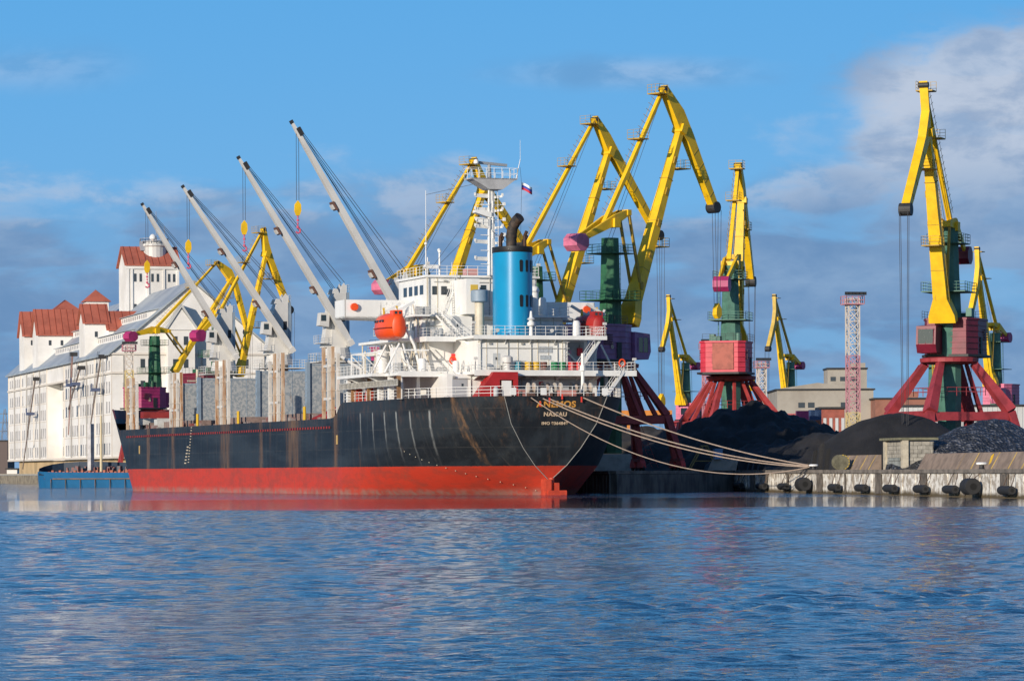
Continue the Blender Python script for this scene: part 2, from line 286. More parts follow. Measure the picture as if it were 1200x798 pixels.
# ------------------------------------------------------------------ mesh building
class MB:
    def __init__(s): s.v = []; s.f = []
    def pts(s, vs, fs):
        n = len(s.v); s.v += [tuple(p) for p in vs]; s.f += [tuple(i + n for i in f) for f in fs]; return s
    def box(s, x0, x1, y0, y1, z0, z1):
        return s.pts([(x0, y0, z0), (x1, y0, z0), (x1, y1, z0), (x0, y1, z0), (x0, y0, z1), (x1, y0, z1), (x1, y1, z1), (x0, y1, z1)],
                     [(0, 3, 2, 1), (4, 5, 6, 7), (0, 1, 5, 4), (1, 2, 6, 5), (2, 3, 7, 6), (3, 0, 4, 7)])
    def beam(s, p0, p1, w0, h0, w1=None, h1=None, side=(0, 1, 0)):
        """box beam from p0 to p1; w along 'side', h across"""
        w1 = w0 if w1 is None else w1; h1 = h0 if h1 is None else h1
        p0 = Vector(p0); p1 = Vector(p1); d = (p1 - p0).normalized(); sd_ = Vector(side)
        sd_ = (sd_ - d * sd_.dot(d))
        if sd_.length < 1e-4: sd_ = Vector((1, 0, 0)) - d * d.x
        if sd_.length < 1e-4: sd_ = Vector((0, 0, 1)) - d * d.z
        sd_.normalize(); up = d.cross(sd_)
        vs = []
        for p, ww, hh in ((p0, w0, h0), (p1, w1, h1)):
            for a, b in ((-1, -1), (1, -1), (1, 1), (-1, 1)): vs.append(p + sd_ * a * ww / 2 + up * b * hh / 2)
        return s.pts(vs, [(0, 3, 2, 1), (4, 5, 6, 7), (0, 1, 5, 4), (1, 2, 6, 5), (2, 3, 7, 6), (3, 0, 4, 7)])
    def tube(s, p0, p1, r0, r1=None, n=6, cap=True):
        r1 = r0 if r1 is None else r1
        p0 = Vector(p0); p1 = Vector(p1); d = (p1 - p0)
        if d.length < 1e-6: return s
        d.normalize(); a = d.orthogonal().normalized(); b = d.cross(a)
        vs = []
        for p, r in ((p0, r0), (p1, r1)):
            for i in range(n):
                t = 2 * math.pi * i / n; vs.append(p + (a * math.cos(t) + b * math.sin(t)) * r)
        fs = [(i, (i + 1) % n, n + (i + 1) % n, n + i) for i in range(n)]
        if cap: fs += [tuple(range(n))[::-1], tuple(range(n, 2 * n))]
        return s.pts(vs, fs)
    def path(s, ps, r, n=6):
        for a, b in zip(ps[:-1], ps[1:]): s.tube(a, b, r, r, n)
        return s
    def lathe(s, c, prof, n=24, sx=1.0, sy=1.0):
        """profile [(r,z)] about a vertical axis through c"""
        vs = []
        for r, z in prof:
            for i in range(n):
                t = 2 * math.pi * i / n; vs.append((c[0] + r * sx * math.cos(t), c[1] + r * sy * math.sin(t), c[2] + z))
        fs = []
        for k in range(len(prof) - 1):
            for i in range(n):
                j = (i + 1) % n; fs.append((k * n + i, k * n + j, (k + 1) * n + j, (k + 1) * n + i))
        fs += [tuple(range(n))[::-1], tuple(range((len(prof) - 1) * n, len(prof) * n))]
        return s.pts(vs, fs)
    def prism(s, poly, a, b, f):
        """polygon of 2-tuples swept from a to b, f(p,q,t)->xyz"""
        n = len(poly); vs = [f(p, q, a) for p, q in poly] + [f(p, q, b) for p, q in poly]
        return s.pts(vs, [tuple(range(n))[::-1], tuple(range(n, 2 * n))] + [(i, (i + 1) % n, n + (i + 1) % n, n + i) for i in range(n)])
    def rail(s, ps, h=1.1, sp=1.6, r=0.035, bars=3, closed=False):
        ps = [Vector(p) for p in ps]
        if closed: ps.append(ps[0])
        for a, b in zip(ps[:-1], ps[1:]):
            L = (b - a).length; k = max(1, round(L / sp))
            for i in range(k + 1):
                p = a.lerp(b, i / k); s.tube(p, p + Vector((0, 0, h)), r, r, 4, False)
            for j in range(bars):
                z = Vector((0, 0, h * (j + 1) / bars)); s.tube(a + z, b + z, r * 0.8, r * 0.8, 4, False)
        return s
    def ladder(s, a, b, w=0.5, side=(1, 0, 0), r=0.035, sp=0.6):
        a = Vector(a); b = Vector(b); q = Vector(side).normalized() * w / 2
        s.tube(a - q, b - q, r, r, 4, False); s.tube(a + q, b + q, r, r, 4, False)
        k = max(2, int((b - a).length / sp))
        for i in range(1, k): p = a.lerp(b, i / k); s.tube(p - q, p + q, r * .8, r * .8, 4, False)
        return s
    def build(s, name, m, parent=None, smooth=False):
        me = bpy.data.meshes.new(name); me.from_pydata(s.v, [], s.f); me.materials.append(m)
        me.validate(); me.update()
        if smooth:
            for p in me.polygons: p.use_smooth = True
            try: me.set_sharp_from_angle(angle=R(35))
            except Exception: pass
        o = bpy.data.objects.new(name, me); COL.objects.link(o)
        if parent: o.parent = parent
        return o
def fixn(o):
    import bmesh
    bm = bmesh.new(); bm.from_mesh(o.data); bmesh.ops.recalc_face_normals(bm, faces=bm.faces); bm.to_mesh(o.data); bm.free(); return o
def tag(o, label=None, cat=None, group=None, kind=None):
    for k, v in (('label', label), ('category', cat), ('group', group), ('kind', kind)):
        if v: o[k] = v
    return o
def thing(name, label, cat, loc=(0, 0, 0), rot=0.0, group=None):
    o = bpy.data.objects.new(name, None); COL.objects.link(o); o.location = loc; o.rotation_euler = (0, 0, rot)
    o.empty_display_size = 0.5
    return tag(o, label, cat, group)
def copy_tree(o, parent=None):
    c = o.copy(); COL.objects.link(c); c.parent = parent
    for ch in list(o.children): copy_tree(ch, c)
    return c
def text(body, name, size, m, parent, loc, rot, depth=0.02, xs=1.0):
    c = bpy.data.curves.new(name, 'FONT'); c.body = body; c.size = size; c.align_x = 'CENTER'; c.align_y = 'CENTER'
    c.extrude = depth; c.offset = size * 0.03; c.space_character = 1.08; c.materials.append(m)
    o = bpy.data.objects.new(name, c); COL.objects.link(o); o.parent = parent; o.location = loc; o.rotation_euler = rot
    o.scale = (xs, 1, 1); bpy.context.view_layer.update(); me = bpy.data.meshes.new_from_object(o.evaluated_get(bpy.context.evaluated_depsgraph_get())); me.name = name
    q = bpy.data.objects.new('lettering_' + name if not name.endswith('number') and not name.endswith('name') and not name.endswith('port') else name, me); COL.objects.link(q); q.parent = parent; q.location = loc; q.rotation_euler = rot; q.scale = (xs, 1, 1)
    bpy.data.objects.remove(o); return q

# ================================================================== WATER, GROUND, QUAY
import numpy as np
def build_water():
    """open harbour modelled as real wavelets in front of the berths, flat sheet elsewhere"""
    D = [18.0]
    while D[-1] < 258: D.append(D[-1] + min(0.40, max(0.10, D[-1] ** 2 * 0.5 / 9310)))
    D = np.array(D); na = 800; A = np.linspace(-1, 1, na)
    Y, T_ = np.meshgrid(D, A, indexing='ij'); X = (Y * .17 + 36) * T_
    rg = np.random.RandomState(5); Z = np.zeros_like(X)
    res = np.maximum(np.gradient(D)[:, None], (Y * .17 + 36) * (A[1] - A[0]))
    nw = 90; lam = np.exp(np.linspace(np.log(0.18), np.log(2.2), nw)); 
    pa = np.zeros_like(X)
    for k in range(7):
        th = rg.uniform(0, 6.28); L = rg.uniform(14, 60); pa += np.sin((X * np.cos(th) + Y * np.sin(th) * .6) * 2 * np.pi / L + rg.uniform(0, 6.28))
    pa = 1.0 + 0.22 * pa / 1.8
    for L in lam:
        th = np.pi / 2 + rg.normal(0.25, 0.62); kx, ky = np.cos(th), np.sin(th)
        slope = math.sqrt(2.0 / nw) * (1.2 if L < 1.1 else 0.5)
        amp = slope * L / (2 * np.pi); wgt = np.clip(L / (2.2 * res) - 0.8, 0, 1)
        ph = (X * kx + Y * ky) * 2 * np.pi / L + rg.uniform(0, 6.28) + 0.7 * np.sin(X * .21 / max(L, .5) + L * 9) 
        Z += amp * wgt * (np.sin(ph) + 0.22 * np.sin(2 * ph + 1.2))
    edge_ = 249 + 3.5 * np.sin(X * .11) + 2.5 * np.sin(X * .31 + 2)
    fade = np.clip((edge_ - Y) / 9, 0, 1) * np.clip((1 - np.abs(T_)) / .03, 0, 1)
    yy = Y + 5.0 * np.sin(X * .13 + 1) + 2.5 * np.sin(X * .37)
    rough_ = 0.098 + 0.195 * np.clip((yy - 64) / 14, 0, 1)
    rough_ = rough_ * (1 - 0.42 * np.clip((0.5 - X) / 5, 0, 1) * np.clip((72 - yy) / 10, 0, 1))
    for cx_, cy_, sx_, sy_ in ((-21, 158, 9, 7), (-30, 100, 6, 5), (14, 118, 10, 5), (4, 190, 20, 6), (34, 200, 12, 7)):     # glassy slicks
        rough_ = rough_ * (1 - 0.62 * np.exp(-((X - cx_) / sx_) ** 4 - ((Y - cy_) / sy_) ** 2))
    Z *= pa * fade * rough_
    V = np.stack([X, Y, Z], -1).reshape(-1, 3); nr = len(D)
    idx = np.arange(nr * na).reshape(nr, na)
    F = np.stack([idx[:-1, :-1], idx[:-1, 1:], idx[1:, 1:], idx[1:, :-1]], -1).reshape(-1, 4)
    b0 = len(V); y0, y1 = D[0], D[-1]; xe0, xe1 = y0 * .17 + 36, y1 * .17 + 36
    ex_ = np.array([(-3000, -300, 0), (3000, -300, 0), (-xe0, y0, 0), (xe0, y0, 0), (xe1, y1, 0), (-xe1, y1, 0), (3000, y1, 0), (-3000, y1, 0), (3000, 12000, 0), (-3000, 12000, 0)])
    E_ = [(0, 1, 3, 2), (1, 6, 4, 3), (0, 2, 5, 7), (7, 5, 4, 6, 8, 9)]
    me = bpy.data.meshes.new('water'); faces = F.tolist() + [tuple(b0 + i for i in f) for f in E_]
    me.from_pydata(np.vstack([V, ex_]).tolist(), [], faces); me.materials.append(WATER); me.polygons.foreach_set('use_smooth', [True] * len(F) + [False] * len(E_)); me.update()
    o = bpy.data.objects.new('water', me); COL.objects.link(o); return o
build_water()
tag(bpy.data.objects['water'], kind='structure')
QZ = 2.62
edge_pts = [(66.2, 160), (45.6, 311.6), (27.9, 440), (11.6, 415), (-61.5, 622), (-60, 690), (-72, 702), (-146, 972), (-230, 1260)]
far = [(-400, 1600), (3000, 1600), (3000, 160)]
# quay edge runs as a step: the open white-faced berth to the right, the ship's berth to the left
gv = [(x, y, QZ) for x, y in edge_pts + far]
g = MB().pts(gv, [tuple(range(len(gv)))]).build('ground', GROUND); fixn(g); tag(g, kind='structure')
if g.data.polygons[0].normal.z < 0: g.data.flip_normals()
def quay_run(pts, capm, facem, name, label, cap=0.38):
    t = thing(name, label, 'quay wall', (pts[0][0], pts[0][1], 0)); f = MB(); c = MB(); ox, oy = pts[0]
    for (x0, y0), (x1, y1) in zip(pts[:-1], pts[1:]):
        d = Vector((x1 - x0, y1 - y0, 0)); L = d.length; d.normalize(); n = Vector((-d.y, d.x, 0))   # left of travel
        if n.dot(Vector((-1, -0.3, 0))) < 0: n = -n
        k = max(1, int(L / 1.5)); prev = None
        a = Vector((x0 - ox, y0 - oy, 0)); 
        f.beam(a + Vector((0, 0, 0.62)) - n * 0.5, a + d * L + Vector((0, 0, 0.62)) - n * 0.5, 1.0, 3.2, side=n)
        c.beam(a + Vector((0, 0, QZ - cap / 2 + 0.02)) - n * 0.35, a + d * L + Vector((0, 0, QZ - cap / 2 + 0.02)) - n * 0.35, 1.1, cap, side=n)
        j = 0.0
        while j < L:
            q = a + d * j + n * 0.04
            f.beam(q + Vector((0, 0, -0.5)), q + Vector((0, 0, QZ - cap - 0.02)), 0.3, 0.16, side=d) if facem is not QCON else f.beam(q + Vector((0, 0, -0.5)), q + Vector((0, 0, QZ - cap - 0.02)), rnd.choice([.2, .5, 1.6]), 0.10, side=d)
            j += 1.1 if facem is not QCON else rnd.uniform(3.5, 7)
        if facem is QCON:
            gp = MB(); j = 6.0
            while j < L - 4:
                q = a + d * j + n * .13; wd_ = rnd.choice([.5, .9, 2.6]); gp.beam(q + Vector((0, 0, .15)), q + Vector((0, 0, QZ - cap - .05)), wd_, .06, side=d); j += rnd.uniform(7, 19)
            gp.build('dark_bay', mat('bay_dark', (.16, .135, .11), .9, var=.5, scale=1.2), t)
    fixn(f.build('wall_face', facem, t)); fixn(c.build('cap_beam', capm, t)); return t
CAPM = mat('quay_cap', (0.22, 0.19, 0.16), 0.85, var=0.5, scale=0.8)
SHADEC = mat('quay_shade_stained', (0.17, 0.155, 0.135), 0.85, col2=(0.07, 0.065, 0.06), scale=0.9, stretch=(1, 1, .3))  # dark base tone paints in the ship's shadow; the streaks are stains
TIMB = mat('quay_timber', (0.28, 0.25, 0.20), 0.85, var=0.5, scale=0.8)
quay_run([(66.2, 160), (45.6, 311.6), (27.9, 440)], CAPM, QCON, 'quay_wall', 'whitewashed stained concrete quay face hung with rubber tyres, right of the ship')
quay_run([(26.9, 438.3), (11.6, 415), (-61.5, 622), (-60, 690), (-72, 702)], CAPM, SHADEC, 'quay_wall', 'stained quay face coloured dark for the shadow beside the black ship')
quay_run([(-72, 702), (-146, 972), (-230, 1260)], mat('pale_cap', (0.42, 0.38, 0.30), .85, var=.3), TIMB, 'quay_wall', 'low timber-piled quay under the long white warehouse')

# ================================================================== THE BULK CARRIER (local axes: x starboard, y forward, z up, origin under the transom)
TH = R(19.5)
ship = thing('bulk_carrier', 'black and red bulk carrier with white superstructure and blue funnel, moored stern on', 'cargo ship', (4.93, 389, 0), TH)
LW = 172.0
tab = {  # half breadth by height: list of (u, half)
    10.98: [(0, 6.1), (4, 8.9), (8, 10.9), (14, 12.7), (22, 13.5), (30, 13.6)],
    7.9: [(0, 5.05), (4, 8.1), (8, 10.3), (14, 12.3), (22, 13.4), (30, 13.6)],
    5.2: [(0, 3.4), (4, 6.6), (8, 9.1), (14, 11.5), (22, 13.2), (32, 13.6)],
    3.3: [(0, 1.9), (4, 5.1), (8, 7.8), (14, 10.6), (22, 12.7), (34, 13.6)],
    1.6: [(0, 0.08), (4, 3.2), (8, 6.0), (14, 9.2), (22, 11.8), (36, 13.6)],
    0.0: [(0, 0.03), (4, 0.9), (8, 3.6), (14, 7.4), (22, 10.6), (36, 13.4), (42, 13.6)],
    -2.0: [(0, 0.02), (8, 1.0), (20, 6), (36, 12), (48, 13.6)]}
zl = sorted(tab)
def lerp_t(t, x):
    if x <= t[0][0]: return t[0][1]
    for (a, p), (b, q) in zip(t[:-1], t[1:]):
        if x <= b: 
            k = (x - a) / (b - a); return p + (q - p) * k
    return t[-1][1]
def smooth_t(t, x):
    return (lerp_t(t, x - 1.2) + lerp_t(t, x) * 2 + lerp_t(t, x + 1.2)) / 4 if x > 1.2 else lerp_t(t, x)
def half(u, z):
    """half breadth of the hull at station u, height z"""
    z = max(zl[0], min(z, 11.0))
    if z >= zl[-1]: h = smooth_t(tab[zl[-1]], u)
    else:
        for a, b in zip(zl[:-1], zl[1:]):
            if z <= b: k = (z - a) / (b - a); h = smooth_t(tab[a], u) * (1 - k) + smooth_t(tab[b], u) * k; break
    # bow: full waterlines closing to the stem, flared above
    stem = 166 + max(0, z) * 0.75; sh = 140.5 + max(0, z) * 1.25
    if u > sh:
        k = min(1, (u - sh) / (stem - sh)); h *= max(0.0, 1 - k ** 2.2) ** 0.62
    return max(h, 0.02)
us = [0, 1, 2, 3, 4.5, 6, 8, 10, 12, 14, 17, 20, 24, 28, 32, 37.2, 38, 50, 65, 80, 95, 110, 125, 138, 144, 148, 152, 155, 158, 161, 163.5, 165.5, 167.5, 169, 170.5, 172, 173.2, 174.2]
ND = 12
def top_z(u): return 10.98 if u <= 37.2 else (9.15 if u < 157 else (9.15 + min(1, (u - 157) / 2) * 1.9))
def rake(z): return 2.6 * (1 - min(max(z, 0), 11) / 11)
h = MB(); rows = []
for u in us:
    tz = top_z(u); row = []
    for j in range(ND + 1):
        z = -2 + (tz + 2) * j / ND
        row.append((-half(u, z), u + rake(z) * max(0.0, 1 - u / 20.0), z))
    rows.append(row)
n0 = 0; vs = []; fs = []
for row in rows: vs += row
for row in rows: vs += [(-x, y, z) for x, y, z in row]
W1 = ND + 1; M = len(us) * W1
for i in range(len(us) - 1):
    for j in range(ND):
        a = i * W1 + j; fs.append((a, a + W1, a + W1 + 1, a + 1)); fs.append((M + a, M + a + 1, M + a + W1 + 1, M + a + W1))
for j in range(ND): fs.append((j, j + 1, M + j + 1, M + j))          # transom
e = (len(us) - 1) * W1
for j in range(ND): fs.append((e + j, M + e + j, M + e + j + 1, e + j + 1))
hullo = h.pts(vs, fs).build('hull', HULL, ship, smooth=True); fixn(hullo)
try: hullo.data.set_sharp_from_angle(angle=R(30))
except Exception: pass
DECKM = mat('ship_deck', (0.20, 0.035, 0.03), 0.7, var=0.4, scale=0.5)
d = MB()
for (ua, ub, z) in ((0, 37.2, 10.96), (37.2, 157, 8.0), (157, 174, 10.2)):
    U = [ua + (ub - ua) * i / 16 for i in range(17)]
    vv = [(-half(u, z) + .03, u, z) for u in U] + [(half(u, z) - .03, u, z) for u in U]
    d.pts(vv, [(i, i + 1, 18 + i, 17 + i) for i in range(16)])
d.build('deck', DECKM, ship)
MB().box(-13.3, 13.3, 37.15, 37.4, 8, 11).build('poop_bulkhead', SWH, ship)
# rounded break in the bulwark, slot with stays under the rail
b = MB(); b.prism([(37.0, 10.98), (37.2, 9.15), (42.5, 9.15), (41, 9.25), (39.6, 9.7), (38.3, 10.6)], -13.62, -13.45, lambda p, q, t: (t, p, q)); fixn(b.build('bulwark_step', HULL, ship))
s1 = MB(); s1.box(-13.64, -13.55, 42, 150, 7.93, 8.22); s1.build('freeing_port', mat('freeing_dark', (0.012, 0.006, 0.006), .7), ship)
s2 = MB(); u = 42.3
while u < 149.5:
    s2.box(-13.67, -13.60, u, u + 0.5, 7.93, 8.22); u += 1.16
s2.build('bulwark_stay', DKRED, ship)
# edge lines of the transom
for sg in (-1, 1):
    kk = MB(); kk.path([(sg * (half(0, z) + 0.0), rake(z) - 0.03, z) for z in (1.6, 2.5, 3.3, 4.2, 5.2, 6.5, 7.9, 9.4, 10.9)], 0.045, 4); kk.build('transom_edge', mat('edge_grey', (0.33, 0.32, 0.29), .6), ship)
text('ANEMOS', 'ship_name', 0.98, TXTY, hullo, (0.12, rake(10.05) - .04, 10.05), (R(90 + 13.3), 0, 0), xs=1.12)
text('NASSAU', 'home_port', 0.64, TXTW, hullo, (0.08, rake(8.95) - .04, 8.95), (R(90 + 13.3), 0, 0), xs=1.1)
text('IMO 9364849', 'imo_number', 0.46, TXTW, hullo, (0.08, rake(7.95) - .04, 7.95), (R(90 + 13.3), 0, 0), xs=1.12)
# draught marks: dotted arc on the quarter and ladder marks amidships
dm = MB()
for i in range(15):
    z = 5.0 - i * 0.32; u = 5.3 + 0.15 * i - 0.0 * i * i; u = 17.5 - i * 0.95
    x = -half(u - rake(z) * max(0, 1 - u / 20), z) - 0.03; dm.beam((x, u, z), (x, u - 0.2, z - 0.04), 0.04, 0.07, side=(1, 0, 0))
for i in range(13):
    z = 8.9 - i * .4; dm.box(-13.66, -13.60, 110 - abs(6 - i) * .0 + i * .15, 110.5 + i * .15, z, z + .11)
for i in range(6): dm.box(-13.66, -13.6, 115 + i * .3 - 3, 115.8 + i * .3 - 3, 6.2 - i * .45, 6.35 - i * .45)
dm.build('draught_mark', mat('mark_cream', (0.6, 0.52, 0.38), .6), ship)
mk = MB(); mk.box(-13.66, -13.6, 39.2, 39.7, 6.0, 7.1); mk.box(-13.66, -13.6, 141.2, 141.7, 5.5, 6.7); mk.build('hull_mark', mat('mark_ochre', (0.5, 0.33, 0.12), .6), ship)
# rudder head and skeg above water
rd = MB(); rd.box(-0.95, -0.25, .9, 2.4, -1, 1.75); rd.tube((0, 1.6, -.5), (0, 1.6, 1.9), .32, .32, 12); rd.box(0.2, 0.75, 1.1, 2.3, -1, 1.35)
rd.box(-0.7, 1.5, .7, 1.3, -0.3, 0.5); rd.build('rudder', mat('rudder_red', (0.62, 0.07, 0.03), .5, var=.3), ship)

# ---- deckhouse blocks
UA, UB, UC = 14.0, 18.1, 20.9
blk = MB()
blk.box(-8.6, 9.6, 12.4, 37, 10.97, UA - .25); house0 = blk.build('deckhouse', SWH, ship)
def slab(mb, x0, x1, y0, y1, z, t=0.28): mb.box(x0, x1, y0, y1, z - t, z)
sl = MB(); sl.box(-6.3, 13.4, 9.45, 9.55, UA - .5, UA + .15); sl.box(-13.5, -6.3, 15.45, 15.55, UA - .5, UA + .15); slab(sl, -6.3, 13.4, 9.5, 36.5, UA, .35); slab(sl, -13.5, -6.3, 15.5, 36.5, UA, .35); slab(sl, -15.2, -13.5, 20, 34, UA, .35)
sl.build('boat_deck', SWH, ship)
cas = MB(); cas.box(-5.2, 5.6, 11.5, 20, UA, UB - .3); cas.box(5.6, 9.6, 15.5, 20, UA, UB - .3); cas.box(-9.0, 9.6, 20, 36.8, UA, UB - .3)
c1 = cas.build('engine_casing', SWH, ship)
sl = MB(); slab(sl, -6.0, 10.2, 10.6, 21, UB, .3); slab(sl, -9.6, -6.0, 17.0, 21, UB, .3); sl.box(-6.0, 10.2, 10.58, 10.68, UB - .42, UB + .04); sl.box(-9.6, -6.0, 16.95, 17.05, UB - .5, UB + .1); sl.box(-9.65, -9.55, 17, 21, UB - .5, UB + .1); slab(sl, -11.6, 10.2, 21, 37, UB, .3); sl.build('funnel_deck', SWH, ship)
t3 = MB(); t3.box(-8.4, 9.0, 22, 36.6, UB, UC - .2); t3.box(-6.0, -2.9, 20.2, 22, UB, UC - .2); t3o = t3.build('officer_block', SWH, ship)
sl = MB(); slab(sl, -9.6, 9.6, 21.2, 37, UC, .22); sl.build('bridge_deck', SWH, ship)
wh = MB(); wh.box(-6.8, 6.8, 25, 36, UC, 25.45); wh.box(-7.4, -6.8, 27.5, 35, UC, 23.0)
who = wh.build('wheelhouse', SWH, ship)
sl = MB(); slab(sl, -7.1, 7.1, 24.6, 36.3, 25.7, .25); sl.build('monkey_island', SWH, ship)
sb = MB(); sb.box(-4.0, -2.4, 19.0, 24.95, UC, 25.0); sb.build('stair_trunk', SWH, ship)
# bridge wings
for sg in (-1, 1):
    wg = MB()
    wg.prism([(11.6, 20.75), (15.7, 20.75), (15.7, 22.9), (7.4, 22.9), (7.4, 22.55), (11.2, 22.3), (11.2, 21.5)], 29, 29.12, lambda p, q, t: (sg * p, t, q))
    wg.prism([(7.4, 20.5), (15.7, 20.7), (15.7, 22.9), (7.4, 22.9)], 33, 33.12, lambda p, q, t: (sg * p, t, q))
    wg.prism([(7.4, 20.2), (9.5, 20.3), (11.6, 20.75), (15.7, 20.75), (15.7, 20.95), (7.4, 20.95)], 29, 33, lambda p, q, t: (sg * p, t, q))
    wg.prism([(7.4, 20.95), (11.6, 20.95), (11.2, 21.5), (10.2, 21.0), (7.4, 21.0)], 29.0, 29.1, lambda p, q, t: (sg * p, t, q))
    wg.box(*(sorted((sg * 15.58, sg * 15.7))), 29, 33.1, 20.75, 22.9)
    for i in range(6): q = 7.6 + i * 0.72; wg.box(*(sorted((sg * q, sg * (q + 0.12)))), 29, 29.1, 20.95, 22.6)
    wo_ = fixn(wg.build('bridge_wing', SWH, ship))
    lr = MB(); lr.tube((sg * 14.6, 28.6, 22.05), (sg * 14.6, 28.98, 22.05), 0.45, 0.45, 12); lr.build('life_ring_buoy', ORG, wo_)
# doors, windows, boxes on the aft faces
wn = [(-6.2, 24.98, 23.4, .7, 1.0), (-5.1, 24.98, 23.4, .7, 1.0), (-4.35, 24.98, 23.2, .5, .9), (-1.6, 24.98, 22.6, .8, 1.5), (-0.2, 24.98, 23.9, .7, .7), (2.6, 24.98, 23.9, .7, .7)]
for x, y, z, ww, hh in wn:
    MB().box(x, x + ww, y - .02, y + .01, z, z + hh).build('window', GLS, who)
MB().box(-3.5, -2.6, 18.97, 19.0, 23.3, 24.3).build('window', mat('blind_yellow', (.62, .42, .06), .5), who)
for y in (26.5, 28.6, 30.7, 32.8):
    MB().box(-6.83, -6.80, y, y + 1.3, 23.5, 24.6).build('window', GLS, who)
for i in range(7): MB().box(-9.03, -9.0, 21.5 + i * 2.2, 22.2 + i * 2.2, 15.7, 16.5).build('window', GLS, c1)
for i in range(6): MB().box(-8.43, -8.4, 23 + i * 2.2, 23.7 + i * 2.2, 19.2, 20.0).build('window', GLS, t3o)
DOOR = mat('door_grey', (0.50, 0.52, 0.52), .5, var=.15)
for par, x, y, z in ((c1, -3.4, 11.47, UA), (c1, 7.2, 15.47, UA), (t3o, -5.2, 20.17, UB), (t3o, 4.6, 21.97, UB), (house0, -7.2, 12.37, 11), (house0, 6.4, 12.37, 11)):
    dr = MB().box(x, x + .85, y, y + .02, z + .15, z + 2.1).build('door', DOOR, par)
    MB().box(x + .3, x + .55, y - .02, y, z + 1.35, z + 1.65).build('porthole', GLS, dr)
fx = MB()
for x, y, z, ww, hh in ((-5.6, 19.8, 15.5, .9, .8), (-9.0, 11.3, 0, 0, 0), (8.3, 15.4, 16.0, .6, .9), (-2.6, 21.9, 19.8, .35, .35)):
    if ww: fx.box(x, x + ww, y - .25, y + .1, z, z + hh)
fx.box(-4.6, -3.7, 12.15, 12.38, 12.2, 12.9); fx.box(2.5, 2.9, 12.2, 12.38, 12.3, 12.9); fx.box(-4.4, -4.1, 21.7, 21.95, 20.0, 20.3)
fx.build('fire_box', mat('fire_red', (.62, .02, .03), .45), ship)
nb = MB(); nb.box(2.1, 3.8, 11.44, 11.49, 16.2, 16.9); nb.box(2.3, 3.6, 11.43, 11.47, 15.4, 15.9); nb.build('notice_board', mat('notice_grey', (.45, .48, .5), .5, var=.3, scale=6), ship)
pk = MB(); pk.box(6.6, 7.6, 15.44, 15.48, 14.6, 16.6); pk.build('pink_cover', mat('faded_pink', (.6, .3, .42), .6), ship)
# pipes, conduits and small clutter on the white walls
pp = MB()
for x, y, z0, z1 in ((-4.9, 11.4, 14, 17.8), (-1.6, 11.4, 14, 17.8), (1.2, 11.4, 14, 17.8), (4.4, 11.4, 14, 17.8), (-7.6, 21.9, 18.1, 20.7), (-1.5, 21.9, 18.1, 20.7), (3.2, 21.9, 18.1, 22.5), (-2.2, 24.9, 21, 25.4), (0.9, 24.9, 21, 25.4), (5.2, 24.9, 21, 25.4), (-5.8, 12.3, 11, 13.6), (-2.4, 12.3, 11, 13.6), (0.4, 12.3, 11, 13.6), (4.4, 12.3, 11, 13.6)):
    pp.tube((x, y, z0), (x, y, z1), 0.06, 0.06, 5)
for z, x0, x1, y in ((16.7, -5, 5.4, 11.38), (19.6, -8, -3, 21.9), (24.9, -6, 6, 24.9), (13.2, -8, 9, 12.3)): pp.tube((x0, y, z), (x1, y, z), 0.045, .045, 5)
pp.build('wall_pipe', mat('pipe_grey', (.42, .42, .40), .5, spot=.6), ship)
lp = MB()
for x, y, z in ((-3.9, 11.3, 17.1), (0, 11.3, 17.1), (4, 11.3, 17.1), (8.6, 15.2, 17.0), (-7, 21.7, 20.3), (-4.8, 24.7, 24.9), (4, 24.7, 24.9), (-8, 12.1, 13.3), (7.5, 12.1, 13.3), (0.5, 12.1, 13.3)):
    lp.box(x, x + .3, y, y + .2, z, z + .22)
lp.build('bulkhead_lamp', mat('lamp_grey', (.3, .3, .28), .4), ship)
# columns below the boat deck, port side
cl = MB()
for y in (16, 19.5, 23.5, 28, 32.5, 36): cl.box(-13.3, -12.7, y, y + .6, 10.97, UA - .35)
for y in (17.5, 25.5, 34): cl.box(-10.6, -10.2, y, y + .4, 10.97, UA - .35)
for y in (12.6, 16.5): cl.box(12.2, 12.6, y, y + .4, 10.97, UA - .35)
cl.prism([(-15.2, 13.65), (-12.8, 13.65), (-12.8, 12.6)], 22, 22.3, lambda p, q, t: (p, t, q)); cl.prism([(-15.2, 13.65), (-12.8, 13.65), (-12.8, 12.6)], 30, 30.3, lambda p, q, t: (p, t, q))
fixn(cl.build('deck_column', SWH, ship))
# accommodation ladder folded along the port side
al = MB(); al.beam((-13.9, 14.5, 12.5), (-13.9, 37.5, 12.5), .15, .1, side=(1, 0, 0)); al.beam((-13.9, 14.5, 13.15), (-13.9, 37.5, 13.15), .15, .1, side=(1, 0, 0))
y = 14.6
while y < 37.4: al.box(-13.96, -13.9, y, y + .22, 12.5, 13.15); y += 0.55
al.box(-13.85, -13.8, 14.5, 37.5, 12.5, 13.1)
al.build('gangway_ladder', mat('ladder_alu', (.50, .48, .43), .5, var=.35, scale=1.5), ship)
pr = MB()
for y in (15, 26.5, 33): pr.box(-13.7, -13.3, y, y + .35, 11, 13.6)
pr.build('ladder_post', mat('post_brown', (.30, .16, .07), .6, var=.4), ship)
rb = MB()
for y in (27.5, 32): rb.prism([(y, 10.98), (y + 1.8, 10.98), (y + 1.2, 12.3), (y + .3, 12.5)], -13.3, -12.6, lambda p, q, t: (t, p, q))
fixn(rb.build('bollard_red', mat('fitting_red', (.50, .06, .03), .5, var=.3), ship))
